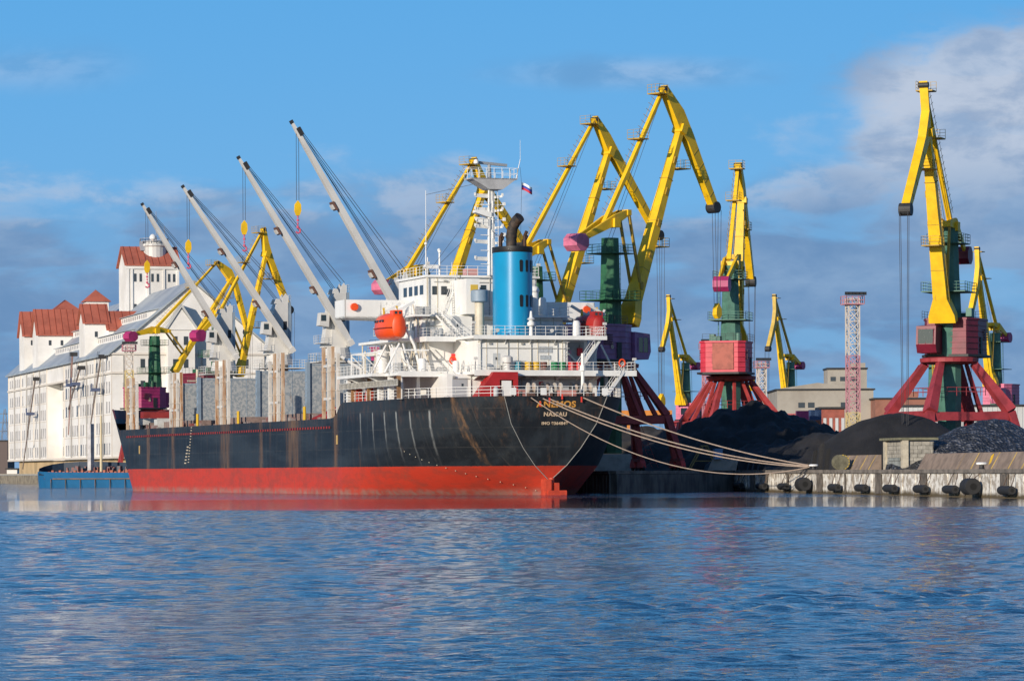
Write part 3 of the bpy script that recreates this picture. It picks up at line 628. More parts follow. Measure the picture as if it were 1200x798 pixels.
# funnel
fn = MB(); fn.lathe((-.1, 14.0, 0), [(2.22, UB), (2.22, 27.75)], 48, 1.0, 1.25); fo = fn.build('funnel', FBLU, ship, smooth=True)
tp = MB(); tp.lathe((-.1, 14.0, 0), [(2.25, 27.7), (2.27, 27.75), (2.27, 28.35), (2.0, 28.36), (1.9, 28.1)], 48, 1.0, 1.25); tp.build('black_band', BLK, fo, smooth=True)
for zc in (22.1, 26.1):
    for ad in (-88, -68, -47, -22, 0):
        a = R(ad); cx = -.1 + 2.23 * math.cos(a); cy = 14.0 + 2.23 * 1.25 * math.sin(a)
        tx = Vector((-math.sin(a), 1.25 * math.cos(a), 0)).normalized(); nx = Vector((tx.y, -tx.x, 0)); vv = MB()
        poly = [(.2 * math.cos(R(t)), (.5 if 0 <= t <= 180 else -.5) + .2 * math.sin(R(t))) for t in range(0, 360, 30)]
        vv.prism(poly, -.05, .03, lambda p, q, t: Vector((cx, cy, zc + q)) + tx * p + nx * t); fixn(vv.build('louvre_slot', mat('slot_black', (.008, .01, .012), .6), fo))
ex = MB()
ex.path([(-.5, 13.2, 28), (-.5, 13.2, 29.6), (-.4, 13.0, 30.6), (-.1, 12.6, 31.3), (.15, 12.1, 31.7)], 0.62, 14)
ex.tube((-.5, 13.2, 29.4), (-.5, 13.2, 29.7), .68, .68, 14)
exo = ex.build('exhaust_pipe', mat('soot', (.018, .017, .016), .7, col2=(.07, .045, .03), scale=1.4), fo, smooth=True)
for x, y, z in ((-1.7, 13.6, 29.9), (-1.2, 14.8, 29.6), (.9, 12.6, 30.1), (1.3, 13.6, 29.7)):
    e2 = MB(); e2.path([(x, y, 28), (x, y, z - .5), (x + .15, y - .3, z)], .2, 8); e2.build('exhaust_pipe', mat('soot_brown', (.07, .035, .02), .7, var=.4), fo)
# mast
ms = MB(); ms.tube((.8, 24.0, 25.7), (.8, 24.0, 36.6), .48, .34, 10); ms.tube((.8, 24, 36.6), (.8, 24, 38.3), .12, .06, 6)
for z, a, c in ((35.0, -.2, 1.6), (33.4, -2.0, .8), (31.4, -2.1, .4), (29.6, -1.9, .4), (27.6, -1.9, .5)):
    ms.beam((.8, 24, z), (-1.3, 23.6, z + .05), .5, .18, .4, .08, side=(0, 0, 1)); ms.beam((.8, 24, z - .2), (2.1, 23.6, z), .25, .12, side=(0, 0, 1))
    for q in (-1.3, 2.1): ms.box(q - .1, q + .1, 23.5, 23.7, z, z + .35)
ms.prism([(-1.4, 33.0), (.6, 32.4), (.6, 33.1), (-1.4, 33.3)], 23.2, 24.2, lambda p, q, t: (p, t, q))
ms.prism([(-1.2, 32.1), (.5, 31.1), (.5, 32.3), (-1.3, 32.5)], 23.4, 23.9, lambda p, q, t: (p, t, q))
for z in (27.0, 28.6, 30.4, 32.2, 34.0):
    ms.tube((-.6, 23.7, z), (2.3, 23.7, z), .05, .05, 5); ms.box(2.2, 2.5, 23.6, 23.9, z - .1, z + .3); ms.tube((.8, 23.3, z - .4), (.8, 23.3, z + .4), .07, .07, 5)
ms.tube((.35, 23.4, 25.7), (.45, 23.6, 36), .07, .07, 5); ms.rail([(-1.3, 23.3, 33.5), (.2, 23.3, 33.5)], .8, .7, .03, 2); ms.rail([(-1.2, 23.3, 31.5), (.2, 23.3, 31.5)], .8, .7, .03, 2)
mo = fixn(ms.build('radar_mast', SWH, ship))
ml = MB(); ml.ladder((1.3, 23.4, 26), (1.25, 23.5, 36.2), .45, (1, 0, 0)); ml.build('mast_ladder', SWH, mo)
mp = MB(); mp.prism([(-2.1, 36.9), (3.7, 36.9), (3.7, 37.05), (1.9, 36.1), (.2, 36.1), (-2.1, 37.05)][::1], 22.8, 25.2, lambda p, q, t: (p, t, q) if q > 36.5 else (p, t, q - .35))
fixn(mp.build('mast_platform', mat('platform_grey', (.42, .42, .42), .6, var=.2), mo))
mr = MB(); mr.rail([(-2.1, 22.8, 37), (3.7, 22.8, 37), (3.7, 25.2, 37), (-2.1, 25.2, 37)], 1.25, 1.0, .04, 2, True); mr.tube((3.6, 23, 37), (4.1, 22.9, 39.3), .06, .04, 5); mr.tube((4.1, 22.9, 39.3), (4.1, 22.9, 41.6), .03, .02, 4); mr.build('railing', SWH, mo)
sc_ = MB(); sc_.beam((-1.3, 23.8, 38.95), (2.9, 24.3, 38.7), .3, .32, side=(0, 1, 0)); sc_.tube((.6, 24, 37), (.6, 24, 38.7), .25, .2, 8); sc_.build('radar_scanner', mat('scanner_grey', (.30, .32, .34), .5), mo)
MB().lathe((-1.25, 23.3, 38.8), [(.05, -.2), (.3, -.05), (.32, .15), (.2, .4), (.02, .48)], 12).build('radome', SWH, mo, smooth=True)
# whip aerials and small stuff on the wheelhouse roof
an = MB()
for x, y, z0, z1, r in ((-5.3, 30, 25.7, 36.0, .05), (-6.3, 27, 25.7, 29.5, .09), (-4.6, 27, 25.7, 28.6, .11), (-5.6, 28.5, 25.7, 28.0, .08), (-4.0, 29, 25.7, 28.9, .08), (-3.4, 26, 25.7, 27.3, .05), (3.2, 27, 25.7, 29.8, .05), (5.2, 28, 25.7, 28.4, .06)):
    an.tube((x, y, z0), (x, y, z1), r, r * .7, 5)
for x, y, z in ((-6.3, 27, 29.5), (-4.0, 29, 28.9), (-4.6, 27, 28.6)): an.lathe((x, y, z), [(.02, -.2), (.2, -.1), (.2, .1), (.02, .22)], 8)
an.box(-6.6, -4.9, 26.6, 27.0, 26.6, 27.0); an.build('aerial', SWH, ship)
bx = MB(); bx.box(-1.6, -.2, 26, 27.4, 25.7, 26.6); bx.box(1.9, 3.0, 27, 28, 25.7, 26.5); bx.build('roof_locker', mat('locker_pink', (.55, .28, .26), .6), ship)
rl = MB(); rl.rail([(-7, 36, 25.7), (-7, 24.7, 25.7), (7, 24.7, 25.7), (7, 36, 25.7)], 1.1, 1.3, .035); rl.build('railing', SWH, ship)
rl = MB(); rl.rail([(-5.9, 20.9, UB), (-5.9, 10.7, UB), (10.1, 10.7, UB), (10.1, 20.9, UB)], 1.1, 1.25, .035); rl.rail([(-9.5, 21, UB), (-9.5, 17.1, UB), (-6, 17.1, UB)], 1.1, 1.2, .035); rl.build('railing', SWH, ship)
rl = MB(); rl.rail([(-15.1, 34, UA), (-15.1, 20, UA), (-13.4, 20, UA), (-13.4, 15.6, UA), (-6.2, 15.6, UA), (-6.2, 9.6, UA), (13.3, 9.6, UA), (13.3, 20, UA)], 1.1, 1.3, .035); rl.build('railing', SWH, ship)
rl = MB(); U = [0.3, 3, 6, 9, 12, 16, 20, 25, 31, 37]
rl.rail([(-half(u, 11) + .15, u, 10.98) for u in U][::-1] + [(half(u, 11) - .15, u, 10.98) for u in U], 1.1, 1.4, .04); rl.build('railing', SWH, ship)
rl = MB(); rl.rail([(-9.5, 37, UC), (-9.5, 21.3, UC), (9.5, 21.3, UC), (9.5, 37, UC)], 1.05, 1.3, .033); rl.build('railing', SWH, ship)
# stairs
def stair(mb, a, b, w, side):
    a = Vector(a); b = Vector(b); q = Vector(side) * w / 2
    for sgn in (-1, 1):
        mb.beam(a + q * sgn, b + q * sgn, .06, .26, side=side); mb.tube(a + q * sgn + Vector((0, 0, 1)), b + q * sgn + Vector((0, 0, 1)), .035, .035, 4)
        for i in range(4): p = a.lerp(b, i / 3) + q * sgn; mb.tube(p, p + Vector((0, 0, 1)), .03, .03, 4)
    k = int((b - a).length / .3)
    for i in range(k + 1): p = a.lerp(b, i / k); mb.beam(p - q, p + q, .22, .04, side=(0, 1, 0))
for a, b in (((-1.6, 11.0, UA), (-6.0, 16.6, UB)), ((-4.9, 18.6, UB), (-6.8, 21.0, UC)), ((-5.6, 22.4, UC), (-3.4, 24.6, 25.0)), ((6.4, 10.2, UA), (9.9, 11.6, UB)), ((9.2, 8.8, 10.98), (11.8, 9.8, UA)), ((-7.9, 22.5, UA), (-8.0, 26.0, UB)), ((3.6, 21.8, UC), (3.2, 24.4, 25.0))):
    m_ = MB(); stair(m_, a, b, .8, (0, 1, 0) if abs(a[0] - b[0]) > 1.9 else (1, 0, 0)); m_.build('stairway', SWH, ship)
# mushroom vent, signal light, tanks
v_ = MB(); v_.lathe((-3.0, 17.3, 0), [(.55, UB), (.55, 22.3)], 16); vo = v_.build('ventilator', SWC, ship, smooth=True)
v2 = MB(); v2.lathe((-3.0, 17.3, 0), [(.9, 22.2), (1.0, 22.3), (1.0, 23.5), (.8, 23.6)], 20); v2.build('vent_cowl', SGB, vo, smooth=True)
v_ = MB(); v_.lathe((3.6, 20.5, 0), [(.7, UB), (.7, 22.1), (.95, 22.2), (.95, 23.2), (.5, 23.4)], 16); v_.build('ventilator', mat('vent_shade', (.36, .38, .40), .5), ship, smooth=True)
v_ = MB(); v_.lathe((5.4, 22, 0), [(.55, UC), (.55, 23.6), (.7, 23.8), (.5, 24.3), (.1, 24.4)], 14); v_.build('ventilator', SWH, ship, smooth=True)
v_ = MB(); v_.lathe((1.0, 10.8, 0), [(.25, UB), (.2, 19.1), (.45, 19.3), (.45, 19.6), (.2, 19.8), (.5, 20.0), (.2, 20.2), (.12, 20.9)], 12); v_.build('stern_light', SWH, ship, smooth=True)
v_ = MB(); v_.lathe((-2.2, 10.0, 0), [(.45, UA), (.45, 14.9), (.65, 15.0), (.65, 15.6), (.3, 15.8)], 14); v_.build('ventilator', SGR, ship, smooth=True)
# red provision-crane housing
ph = MB(); ph.prism([(-6.4, 11.0), (-3.6, 11.0), (-3.6, 13.9), (-4.3, 13.9)], 8.6, 10.4, lambda p, q, t: (p, t, q)); ph.box(-3.6, -1.4, 8.6, 10.4, 13.0, 13.9); ph.box(-1.9, -1.4, 8.6, 10.4, 11, 13.0)
pho = fixn(ph.build('red_hoist_frame', mat('hoist_red', (.40, .018, .02), .5, var=.25), ship))
MB().box(-3.3, -2.2, 8.62, 9.4, 11, 12.9).build('control_cabinet', SWH, pho)
# mooring winches on the poop
for i, x in enumerate((-1.0, .7, 2.2, 4.2, 5.8)):
    wn_ = MB(); wn_.box(x - .5, x + .6, 4.6, 6.6, 10.98, 11.5)
    wo2 = wn_.build('mooring_winch', mat('winch_brown', (.16, .09, .07), .6, var=.4), ship)
    for k in (-.35, .35):
        w3 = MB(); w3.tube((x + k - .07, 5.4, 12.0), (x + k + .07, 5.4, 12.0), .62, .62, 16); w3.build('winch_flange', mat('flange_cream', (.5, .45, .38), .6, var=.3) if (i % 2 == 0) else DRK, wo2)
    w3 = MB(); w3.tube((x - .3, 5.4, 12.0), (x + .3, 5.4, 12.0), .42, .42, 12); w3.build('rope_drum', MROPE, wo2)
wr = MB(); wr.box(1.4, 3.4, 2.6, 3.6, 11, 11.7); wr.box(-3.4, -2.8, 2.2, 3, 11, 11.7); wr.build('deck_locker', mat('locker_red', (.52, .22, .18), .6, var=.3), ship)
bo = MB()
for x in (-4.6, -3.9, -2, .2, 3.6, 4.4): bo.tube((x, .7, 10.98), (x, .7, 11.5), .2, .2, 8)
bo.build('bitts', BLK, ship)
sk = MB()
for x in (-5.3, -1.7, 5.6): sk.box(x, x + .7, .25, .32, 11.1, 11.9)
sk.build('lifebuoy_panel', SWH, ship)
rt = MB()
for x, z in ((-.9, 10.1), (.6, 10.5), (-2.0, 9.7), (2.9, 10.2)): rt.box(x, x + .16, -.18, -.1, z + .1, z + .7)
rt.build('rat_guard_rag', mat('rag_red', (.72, .05, .03), .6), ship)
# stern post crane
sp = MB(); sp.tube((5.9, 7.2, 10.98), (5.9, 7.2, 16.0), .22, .18, 8); sp.tube((5.9, 7.2, 14.0), (5.9, 7.2, 14.6), .34, .34, 8); sp.build('stern_derrick', SWH, ship)
rj = MB()
for a, b in (((11, 16, 11), (6.6, 16, 15.0)), ((6.6, 14.9, 14.2), (8.6, 14.9, 11.2))): rj.beam(a, b, .35, .3, side=(0, 1, 0))
rj.build('stowed_davit', mat('davit_maroon', (.25, .03, .04), .6), ship)

fr = MB()
for x in (-4.2, -2.9, -.4, 2.0, 3.3, 5.0): fr.box(x, x + .05, 11.44, 11.5, UA, UB - .3)
for x in (-7.9, -6.9, -1.2, 1.6, 6.2, 7.8): fr.box(x, x + .05, 21.94, 22.0, UB, UC - .2)
for x in (-5.6, -2.9, 1.9, 4.4, 5.9): fr.box(x, x + .06, 24.93, 25.0, UC, 25.4)
for y in range(18, 37, 2): fr.box(-9.06, -9.0, y, y + .06, UA, UB - .3)
for y in range(23, 37, 2): fr.box(-8.46, -8.4, y, y + .06, UB, UC - .2)
fr.box(-5.2, 5.6, 11.42, 11.5, 17.35, 17.45); fr.box(-8.4, 9, 21.92, 22.0, 20.3, 20.4)
fr.build('wall_seam', SWC, ship)
cg = MB()
for x0_, y0_, z0_, z1_ in ((5.3, 11.2, UA, UB + 1), (-7.8, 21.8, UB, UC + 1), (6.2, 24.8, UC, 26.5), (-2.3, 18.9, UB, UC + 1)):
    cg.ladder((x0_, y0_, z0_), (x0_, y0_, z1_), .5, (1, 0, 0), .035, .35)
    z = z0_ + 2.0
    while z < z1_:
        cg.path([(x0_ - .35, y0_, z), (x0_ - .35, y0_ - .5, z), (x0_ + .35, y0_ - .5, z), (x0_ + .35, y0_, z)], .025, 4); z += .7
cg.build('caged_ladder', SGR, ship)
for a, b in (((-10.4, 22.0, UA), (-10.4, 27.0, UB)), ((-9.9, 30.0, UB), (-9.9, 33.4, UC)), ((-4.8, 15.6, 11.0), (-8.4, 15.2, UA))):
    m_ = MB(); stair(m_, a, b, .8, (1, 0, 0) if abs(a[0] - b[0]) < 1 else (0, 1, 0)); m_.build('stairway', SWH, ship)
for x, y, z0, z1, r in ((-11.6, 27.4, UA, 17.0, .8), (-9.9, 17.6, UA, 15.7, .5), (-7.2, 13.4, 14.0, 15.3, .4), (8.9, 17.2, UB, 20.2, .5), (7.2, 24, UC, 23.2, .45), (-1.9, 23.2, UC, 22.6, .35)):
    m_ = MB(); m_.lathe((x, y, 0), [(r * .6, z0), (r, z0 + .25), (r, z1 - .3), (r * .7, z1 - .05), (.1, z1)], 14); m_.build('drum_tank', SWH, ship, smooth=True)
gr2 = MB()
for y in (17.2, 24.6, 29.8, 34.6):
    gr2.beam((-13.2, y, UA), (-13.2, y, 16.6), .14, .14); gr2.beam((-9.2, y, 16.6), (-13.2, y, 16.6), .16, .16); gr2.beam((-10.6, y, UA), (-13.2, y, 16.4), .1, .1)
gr2.beam((-13.2, 24.6, 16.6), (-13.2, 34.6, 16.6), .14, .14); gr2.build('deck_frame', SWH, ship)
ar = MB(); ar.prism([(-3.3, UB + .1), (-2.1, UB + .1), (-2.1, UB + 2.1), (-2.35, UB + 2.5), (-2.7, UB + 2.65), (-3.05, UB + 2.5), (-3.3, UB + 2.1)], 21.93, 21.97, lambda p, q, t: (p - 2.2, t - 1.78, q)); fixn(ar.build('arched_recess', mat('recess_grey', (.36, .38, .40), .6), ship))
lf = MB()
for x, y, z in ((-6.6, 16.9, UB + .35), (-8.8, 16.9, UB + .35), (-3.2, 10.5, UB + .3), (3.4, 10.5, UB + .3)): lf.tube((x, y - .12, z + .3), (x, y - .02, z + .3), .22, .22, 10)
lf.build('floodlight', SGR, ship)
rcs = MB()
for x0_, x1_, y_, z0_, z1_ in ((5.7, 9.2, 15.46, UA + .1, UB - .5), (-8.0, -6.2, 12.36, 11.1, 13.3), (-.9, 1.6, 12.36, 11.1, 13.2), (5.0, 8.6, 12.36, 11.1, 13.2), (-4.4, -3.4, 21.96, UB + .1, 20.3)): rcs.box(x0_, x1_, y_, y_ + .03, z0_, z1_)
rcs.build('recess_shade_panel', mat('recess_grey', (.36, .38, .40), .6, var=.35, scale=.7), ship)  # flat grey panels, painted in place of shaded recesses
fp = MB()
for (a, b_) in (((-9.3, 20.9, 14.2), (-9.3, 20.9, 20.4)), ((-8.7, 21.9, 18.2), (-8.7, 24.8, 22.4)), ((-6.9, 24.7, 20.9), (-6.9, 24.7, 25.5)), ((-10.4, 21.4, 14.2), (-9.7, 21.4, 17.6)), ((-12.0, 33, 14), (-12.0, 33, 17)), ((-12.0, 29, 14), (-12.0, 29, 17)), ((-11.4, 36, 14), (-11.4, 36, 18))): fp.tube(a, b_, .09, .09, 6)
fp.build('wall_pipe', SWC, ship)
ac = MB()
for x, y, z in ((-8.9, 22.6, UC + .1), (-7.9, 23.0, UC + .1), (-8.6, 18.0, UB + .1), (-7.6, 19.6, UB + .1), (2.4, 19.0, UB + .1), (6.2, 19.0, UB + .1), (7.8, 20.2, UB + .1)): ac.box(x, x + .7, y, y + .5, z, z + .9)
ac.build('deck_box', mat('box_shade', (.50, .50, .48), .5, var=.3), ship)
tp2 = MB(); tp2.prism([(-8.4, 16.9), (-5.8, 14.3), (-5.3, 14.3), (-7.9, 16.9)], 19.6, 19.7, lambda p, q, t: (p, t, q)); tp2.prism([(5.9, 17.4), (8.8, 14.6), (9.1, 14.6), (6.2, 17.4)], 15.3, 15.4, lambda p, q, t: (p, t, q)); tp2.build('diagonal_brace', SWH, ship)
ovh = MB()
for x in (-5.5, -3, -.5, 2, 4.5, 7, 9.3): ovh.prism([(9.8, UA - .35), (12.4, UA - .35), (12.4, UA - .95)], x, x + .12, lambda p, q, t: (t, p, q)); 
for x in (-5.0, -2, 1, 4): ovh.prism([(10.7, UB - .3), (11.5, UB - .3), (11.5, UB - 1.0)], x, x + .1, lambda p, q, t: (t, p, q))
fixn(ovh.build('deck_knee', SWH, ship))
# small gear that breaks up the white blocks
gx = MB()
for i in range(34):
    side_ = i % 3
    if side_ == 0: x = rnd.uniform(-5, 9); y = rnd.uniform(10.4, 11.2); z = UA
    elif side_ == 1: x = rnd.uniform(-8.8, 9); y = rnd.uniform(20.6, 21.8); z = UB
    else: x = rnd.uniform(-12.8, -9.6); y = rnd.uniform(16, 36); z = UA
    a = rnd.uniform(.25, .8); gx.box(x, x + a, y, y + rnd.uniform(.2, .5), z, z + rnd.uniform(.3, 1.3))
gx.build('deck_box', mat('gear_grey', (.44, .44, .42), .55, col2=(.60, .58, .54), scale=.6, spot=.66), ship)
gx = MB()
for x, y, z0, z1, r in ((-11.2, 24.5, UA, 15.6, .55), (-10.2, 28, UA, 15.9, .45), (-7.4, 18.2, UB, 19.2, .3), (7.6, 18.5, UB, 19.8, .4), (8.2, 12.6, UA, 15.0, .3), (-4.2, 8.2, 11, 12.2, .3)):
    gx.lathe((x, y, 0), [(r * .9, z0), (r, z0 + .1), (r, z1 - .2), (r * .5, z1)], 12)
gx.build('drum_tank', mat('tank_grey', (.40, .42, .43), .5, var=.2), ship)
hc_ = MB(); hc_.tube((-10.5, 39.5, 8), (-10.5, 39.5, 15.2), .3, .22, 8); hc_.beam((-10.5, 39.5, 15.0), (-11.9, 43, 16.6), .3, .3); hc_.box(-11.1, -10, 39, 40.1, 12.6, 13.6); hc_.box(-9.6, -8.2, 39, 40, 11, 13.2); hc_.build('hose_crane', SGR, ship)
hp_ = MB(); hp_.box(-12.2, -11.5, 39.2, 39.9, 12.6, 14.0); hp_.build('pink_box', mat('box_pink', (.60, .10, .20), .5), ship)
rl = MB(); rl.rail([(-13.3, 37.4, 12.6), (-6, 37.4, 12.6)], 1.1, 1.1, .035); rl.build('railing', SWH, ship)
st_ = MB()
for a, b_ in (((.8, 24, 36), (-6.8, 25, 25.8)), ((.8, 24, 36), (6.8, 25, 25.8)), ((.8, 24, 33), (-5.2, 30, 25.8)), ((-5.3, 30, 35.5), (.5, 24, 36.8)), ((.8, 24, 31), (-.1, 14, 28.4))): st_.tube(a, b_, .025, .025, 4)
st_.build('stay_wire', ROPE, ship)
fl2 = MB()
for x, y, z in ((-6.9, 24.5, 26.9), (6.9, 24.5, 26.9), (-5.9, 10.8, 19.4), (10, 10.8, 19.4), (-6.1, 9.7, 15.3), (13.2, 9.7, 15.3)): fl2.box(x - .2, x + .2, y - .15, y + .15, z, z + .3); fl2.tube((x, y, z - 1.2), (x, y, z), .04, .04, 4)
fl2.build('floodlight', SGR, ship)
cb_ = MB()
for y in (17.5, 22, 27, 31): cb_.beam((-9.05, y, 15.0), (-9.05, y + 2.4, 17.6), .06, .3, side=(1, 0, 0))
cb_.build('hull_bracket', SWC, ship)
# lifeboat davits (parts of the ship)
for sg in (-1, 1):
    dv = MB()
    for y in (18.3, 23.4):
        dv.path([(sg * 9.8, y, UA), (sg * 10.6, y, 17.2), (sg * 12.4, y, 20.6), (sg * 12.9, y, 21.5)], .17, 6)
        dv.path([(sg * 14.2, y, UA), (sg * 12.4, y, 17.4)], .12, 6); dv.path([(sg * 11.0, y, UA), (sg * 12.0, y, 17.4)], .1, 6)
        dv.beam((sg * 10.6, y, 22.2), (sg * 12.9, y, 20.9), .3, .3)
    dv.box(*sorted((sg * 11.6, sg * 12.6)), 20.2, 21.2, UA, 17.0)
    for y in (18.3, 23.4): dv.prism([(10.2, UA), (11.2, UA), (10.9, UA + .5)], y - .3, y + .3, lambda p, q, t: (sg * p, t, q))
    fixn(dv.build('boat_davit', SWH if sg < 0 else SGR, ship))
def lifeboat(lx, ly, lz, label, ORG=ORG):
    t = thing('lifeboat', label, 'lifeboat', S2W(lx, ly, lz), TH, 'enclosed lifeboats of the ship'); hb = MB()
    n = 24; vs = []; fs = []; secs = [(-3.6, .25, .5), (-3.3, .75, .8), (-2.4, 1.15, .95), (0, 1.38, 1), (2.2, 1.2, .95), (3.2, .7, .75), (3.6, .2, .45)]
    for y, wr_, hr in secs:
        for i in range(n):
            a = 2 * math.pi * i / n; cx_, sz_ = math.cos(a), math.sin(a)
            px = math.copysign(abs(cx_) ** .75, cx_) * 1.35 * wr_ / 1.38 * 1.05; pz = (math.copysign(abs(sz_) ** .85, sz_)) * (1.75 if sz_ > 0 else 1.35) * hr
            vs.append((px, y, pz))
    for k in range(len(secs) - 1):
        for i in range(n): j = (i + 1) % n; fs.append((k * n + i, k * n + j, (k + 1) * n + j, (k + 1) * n + i))
    fs += [tuple(range(n))[::-1], tuple(range((len(secs) - 1) * n, len(secs) * n))]
    fixn(hb.pts(vs, fs).build('hull', ORG, t, smooth=True))
    st = MB(); st.path([(x, y, 0) for x, y in ((-.9, -3.35), (-1.3, -2.4), (-1.5, 0), (-1.34, 2.2), (-.8, 3.2))], .07, 5); st.path([(-x, y, 0) for x, y in ((-.9, -3.35), (-1.3, -2.4), (-1.5, 0), (-1.34, 2.2), (-.8, 3.2))], .07, 5); st.build('fender_strip', mat('strip_dark', (.30, .03, .01), .6), t)
    cn = MB(); cn.box(-.55, .55, -3.0, -1.6, 1.35, 2.0); cn.build('steering_hood', ORG, t)
    ww = MB()
    for y in (-1.4, -.5, .5, 1.4): ww.box(-1.42, -1.2, y, y + .35, .7, .95)
    for x in (-.4, .1): ww.box(x, x + .3, -3.02, -3.0, 1.55, 1.85)
    ww.build('window', GLS, t)
    lg = MB(); 
    for y in (-2.6, 2.4): lg.box(-.1, .1, y, y + .25, 1.3, 2.5)
    lg.build('lifting_hook', YDRUM, t); return t
def S2W(x, y, z):
    c, s = math.cos(TH), math.sin(TH); return (4.93 + c * x - s * y, 389 + s * x + c * y, z)
lifeboat(-12.7, 20.8, 19.2, 'bright orange enclosed lifeboat hanging sunlit on the left side of the superstructure')
lifeboat(11.9, 20.8, 19.3, 'lifeboat coloured darker red for shade, half hidden on the right side, behind the white stair', mat('lifeboat_shade_red', (.38, .022, .016), .45, var=.25, scale=.6))  # darker copy of the lifeboat orange, shade of this side put into the colour
# lifebuoys and drums (loose things)
def lifebuoy(x, y, z, label, tilt=0):
    b = MB(); n, m_ = 16, 8; vs = []; fs = []
    for i in range(n):
        a = 2 * math.pi * i / n
        for j in range(m_):
            q = 2 * math.pi * j / m_; rr_ = .36 + .09 * math.cos(q); vs.append((rr_ * math.cos(a), .09 * math.sin(q), rr_ * math.sin(a) * 1.15))
    for i in range(n):
        for j in range(m_): fs.append((i * m_ + j, ((i + 1) % n) * m_ + j, ((i + 1) % n) * m_ + (j + 1) % m_, i * m_ + (j + 1) % m_))
    o = b.pts(vs, fs).build('lifebuoy', ORG); o.location = S2W(x, y, z); o.rotation_euler = (0, 0, TH); tag(o, label, 'lifebuoy', 'lifebuoys on the superstructure'); return o
lifebuoy(-6.9, 15.4, 15.4, 'orange ring lifebuoy on the white wall left of the long stair')
lifebuoy(11.6, 9.45, 15.0, 'orange ring lifebuoy on the railing at the far right end of the boat deck')
drums = [(-.8, BDRUM, 'blue-green drum at the left end of the row on deck'), (.45, YDRUM, 'bright yellow drum right beside the blue-green one'), (1.4, YDRUM, 'yellow drum next to the brown one'), (2.3, NDRUM, 'rusty brown drum between yellow and green drums'),
         (3.6, GDRUM, 'green drum beside the brown drum'), (4.6, GDRUM, 'green drum standing next to the red drum'), (5.7, RDRUM, 'red drum beside the green one'), (6.6, RDRUM, 'red drum at the right end of the row on deck')]
for x, m_, lb in drums:
    b = MB(); b.lathe((0, 0, 0), [(.4, 0), (.42, .02), (.42, .32), (.45, .35), (.42, .38), (.42, .74), (.45, .77), (.42, .8), (.42, 1.12), (.38, 1.14)], 16)
    o = b.build('steel_drum', m_, smooth=True); o.location = S2W(x, 10.25, UA); o.rotation_euler = (0, 0, TH); tag(o, lb, 'drum', 'coloured drums on the boat deck')

# ---- hatches, log stanchions, cranes
HU = [(54.0, 16.6, -4.8), (81.0, 17.1, -4.9), (109.5, 16.9, -3.9), (140.0, 16.7, -4.6), (154.0, 16.3, -3.8)]
co = MB()
for a, b_ in ((45, 57), (66, 83), (94, 111), (123, 141), (149, 158)): co.box(-10, 10, a, b_, 8, 10.2)
co.build('hatch_coaming', mat('coaming_grey', (.28, .20, .17), .7, var=.4), ship)
for u, zt, x0 in HU:
    f = MB()
    for k in (0, 1.2): f.box(x0, 9.6, u + k, u + k + .55, 9.9, zt)
    fo_ = f.build('hatch_cover', HATCH, ship)
    rb_ = MB(); x = x0 + 2.3
    while x < 9.4: rb_.box(x, x + .06, u - .035, u - .002, 9.9, zt); x += 2.35
    rb_.box(x0, 9.6, u - .03, u - .002, zt - .25, zt - .15); rb_.build('cover_seam', SGB, fo_)
    g_ = MB(); g_.box(x0 - .5, x0 - .03, u - .25, u + .5, 9.6, zt + .1)
    for k in range(6): g_.box(x0 - .62, x0 - .5, u - .1, u + .3, 10.4 + k * 1.05, 10.8 + k * 1.05)
    g_.build('cover_edge', SGB, fo_)
    e_ = MB(); e_.rail([(x0, u + .3, zt), (x0 + 3, u + .3, zt)], 1.0, 1.0, .03); e_.build('railing', RAILD, fo_)
yp = MB()
for u in (58, 90, 112, 127): yp.tube((-12.3, u, 8), (-12.3, u, 10.9), .2, .2, 6)
yp.build('vent_post', YDRUM, ship)
pl = MB()
for a, b_ in (((-12.0, 50, 9.2), (-5.5, 40, 14.4)), ((-12.3, 54, 9.2), (-7.5, 46, 12.2)), ((-12.6, 52, 9.0), (-8, 44, 11.3)), ((-11.6, 56, 9.2), (-8.5, 50, 10.6))): pl.beam(a, b_, .5, .5)
pl.build('stowed_beam', mat('beam_red', (.30, .025, .03), .6, var=.3), ship)
ck = MB()
for i in range(60):
    u = rnd.uniform(40, 156); x = rnd.uniform(-12.8, -10.6); s_ = rnd.uniform(.2, .8); ck.box(x, x + s_, u, u + s_ * rnd.uniform(.8, 2), 8, 8.9 + rnd.uniform(.2, 1.1))
ck.build('deck_fitting', mat('fitting_mixed', (.30, .27, .25), .6, col2=(.22, .05, .04), scale=.4), ship)
for i, uc in enumerate((44.0, 68.5, 95.5, 121.5, 148.5)):
    for k, du in enumerate((-3.2, -1.0, .6, 2.9)):
        p = MB(); p.box(-13.15, -12.8, uc + du, uc + du + .5, 8.1, (17.9 if i < 3 else 16.9) - (.9 if (i + k) % 4 == 0 else 0))
        for z in (10.2, 12.5, 14.8): p.box(-13.2, -12.75, uc + du - .06, uc + du + .56, z, z + .14)
        p.build('log_stanchion', (CRPOST, BRPOST, CRPOST, BRPOST)[(k + i) % 4], ship)
    for z in (11.6, 15.6): MB().beam((-12.95, uc - 1, z), (-12.95, uc + 3.4, z), .25, .3, side=(1, 0, 0)).build('stanchion_brace', SGR, ship)
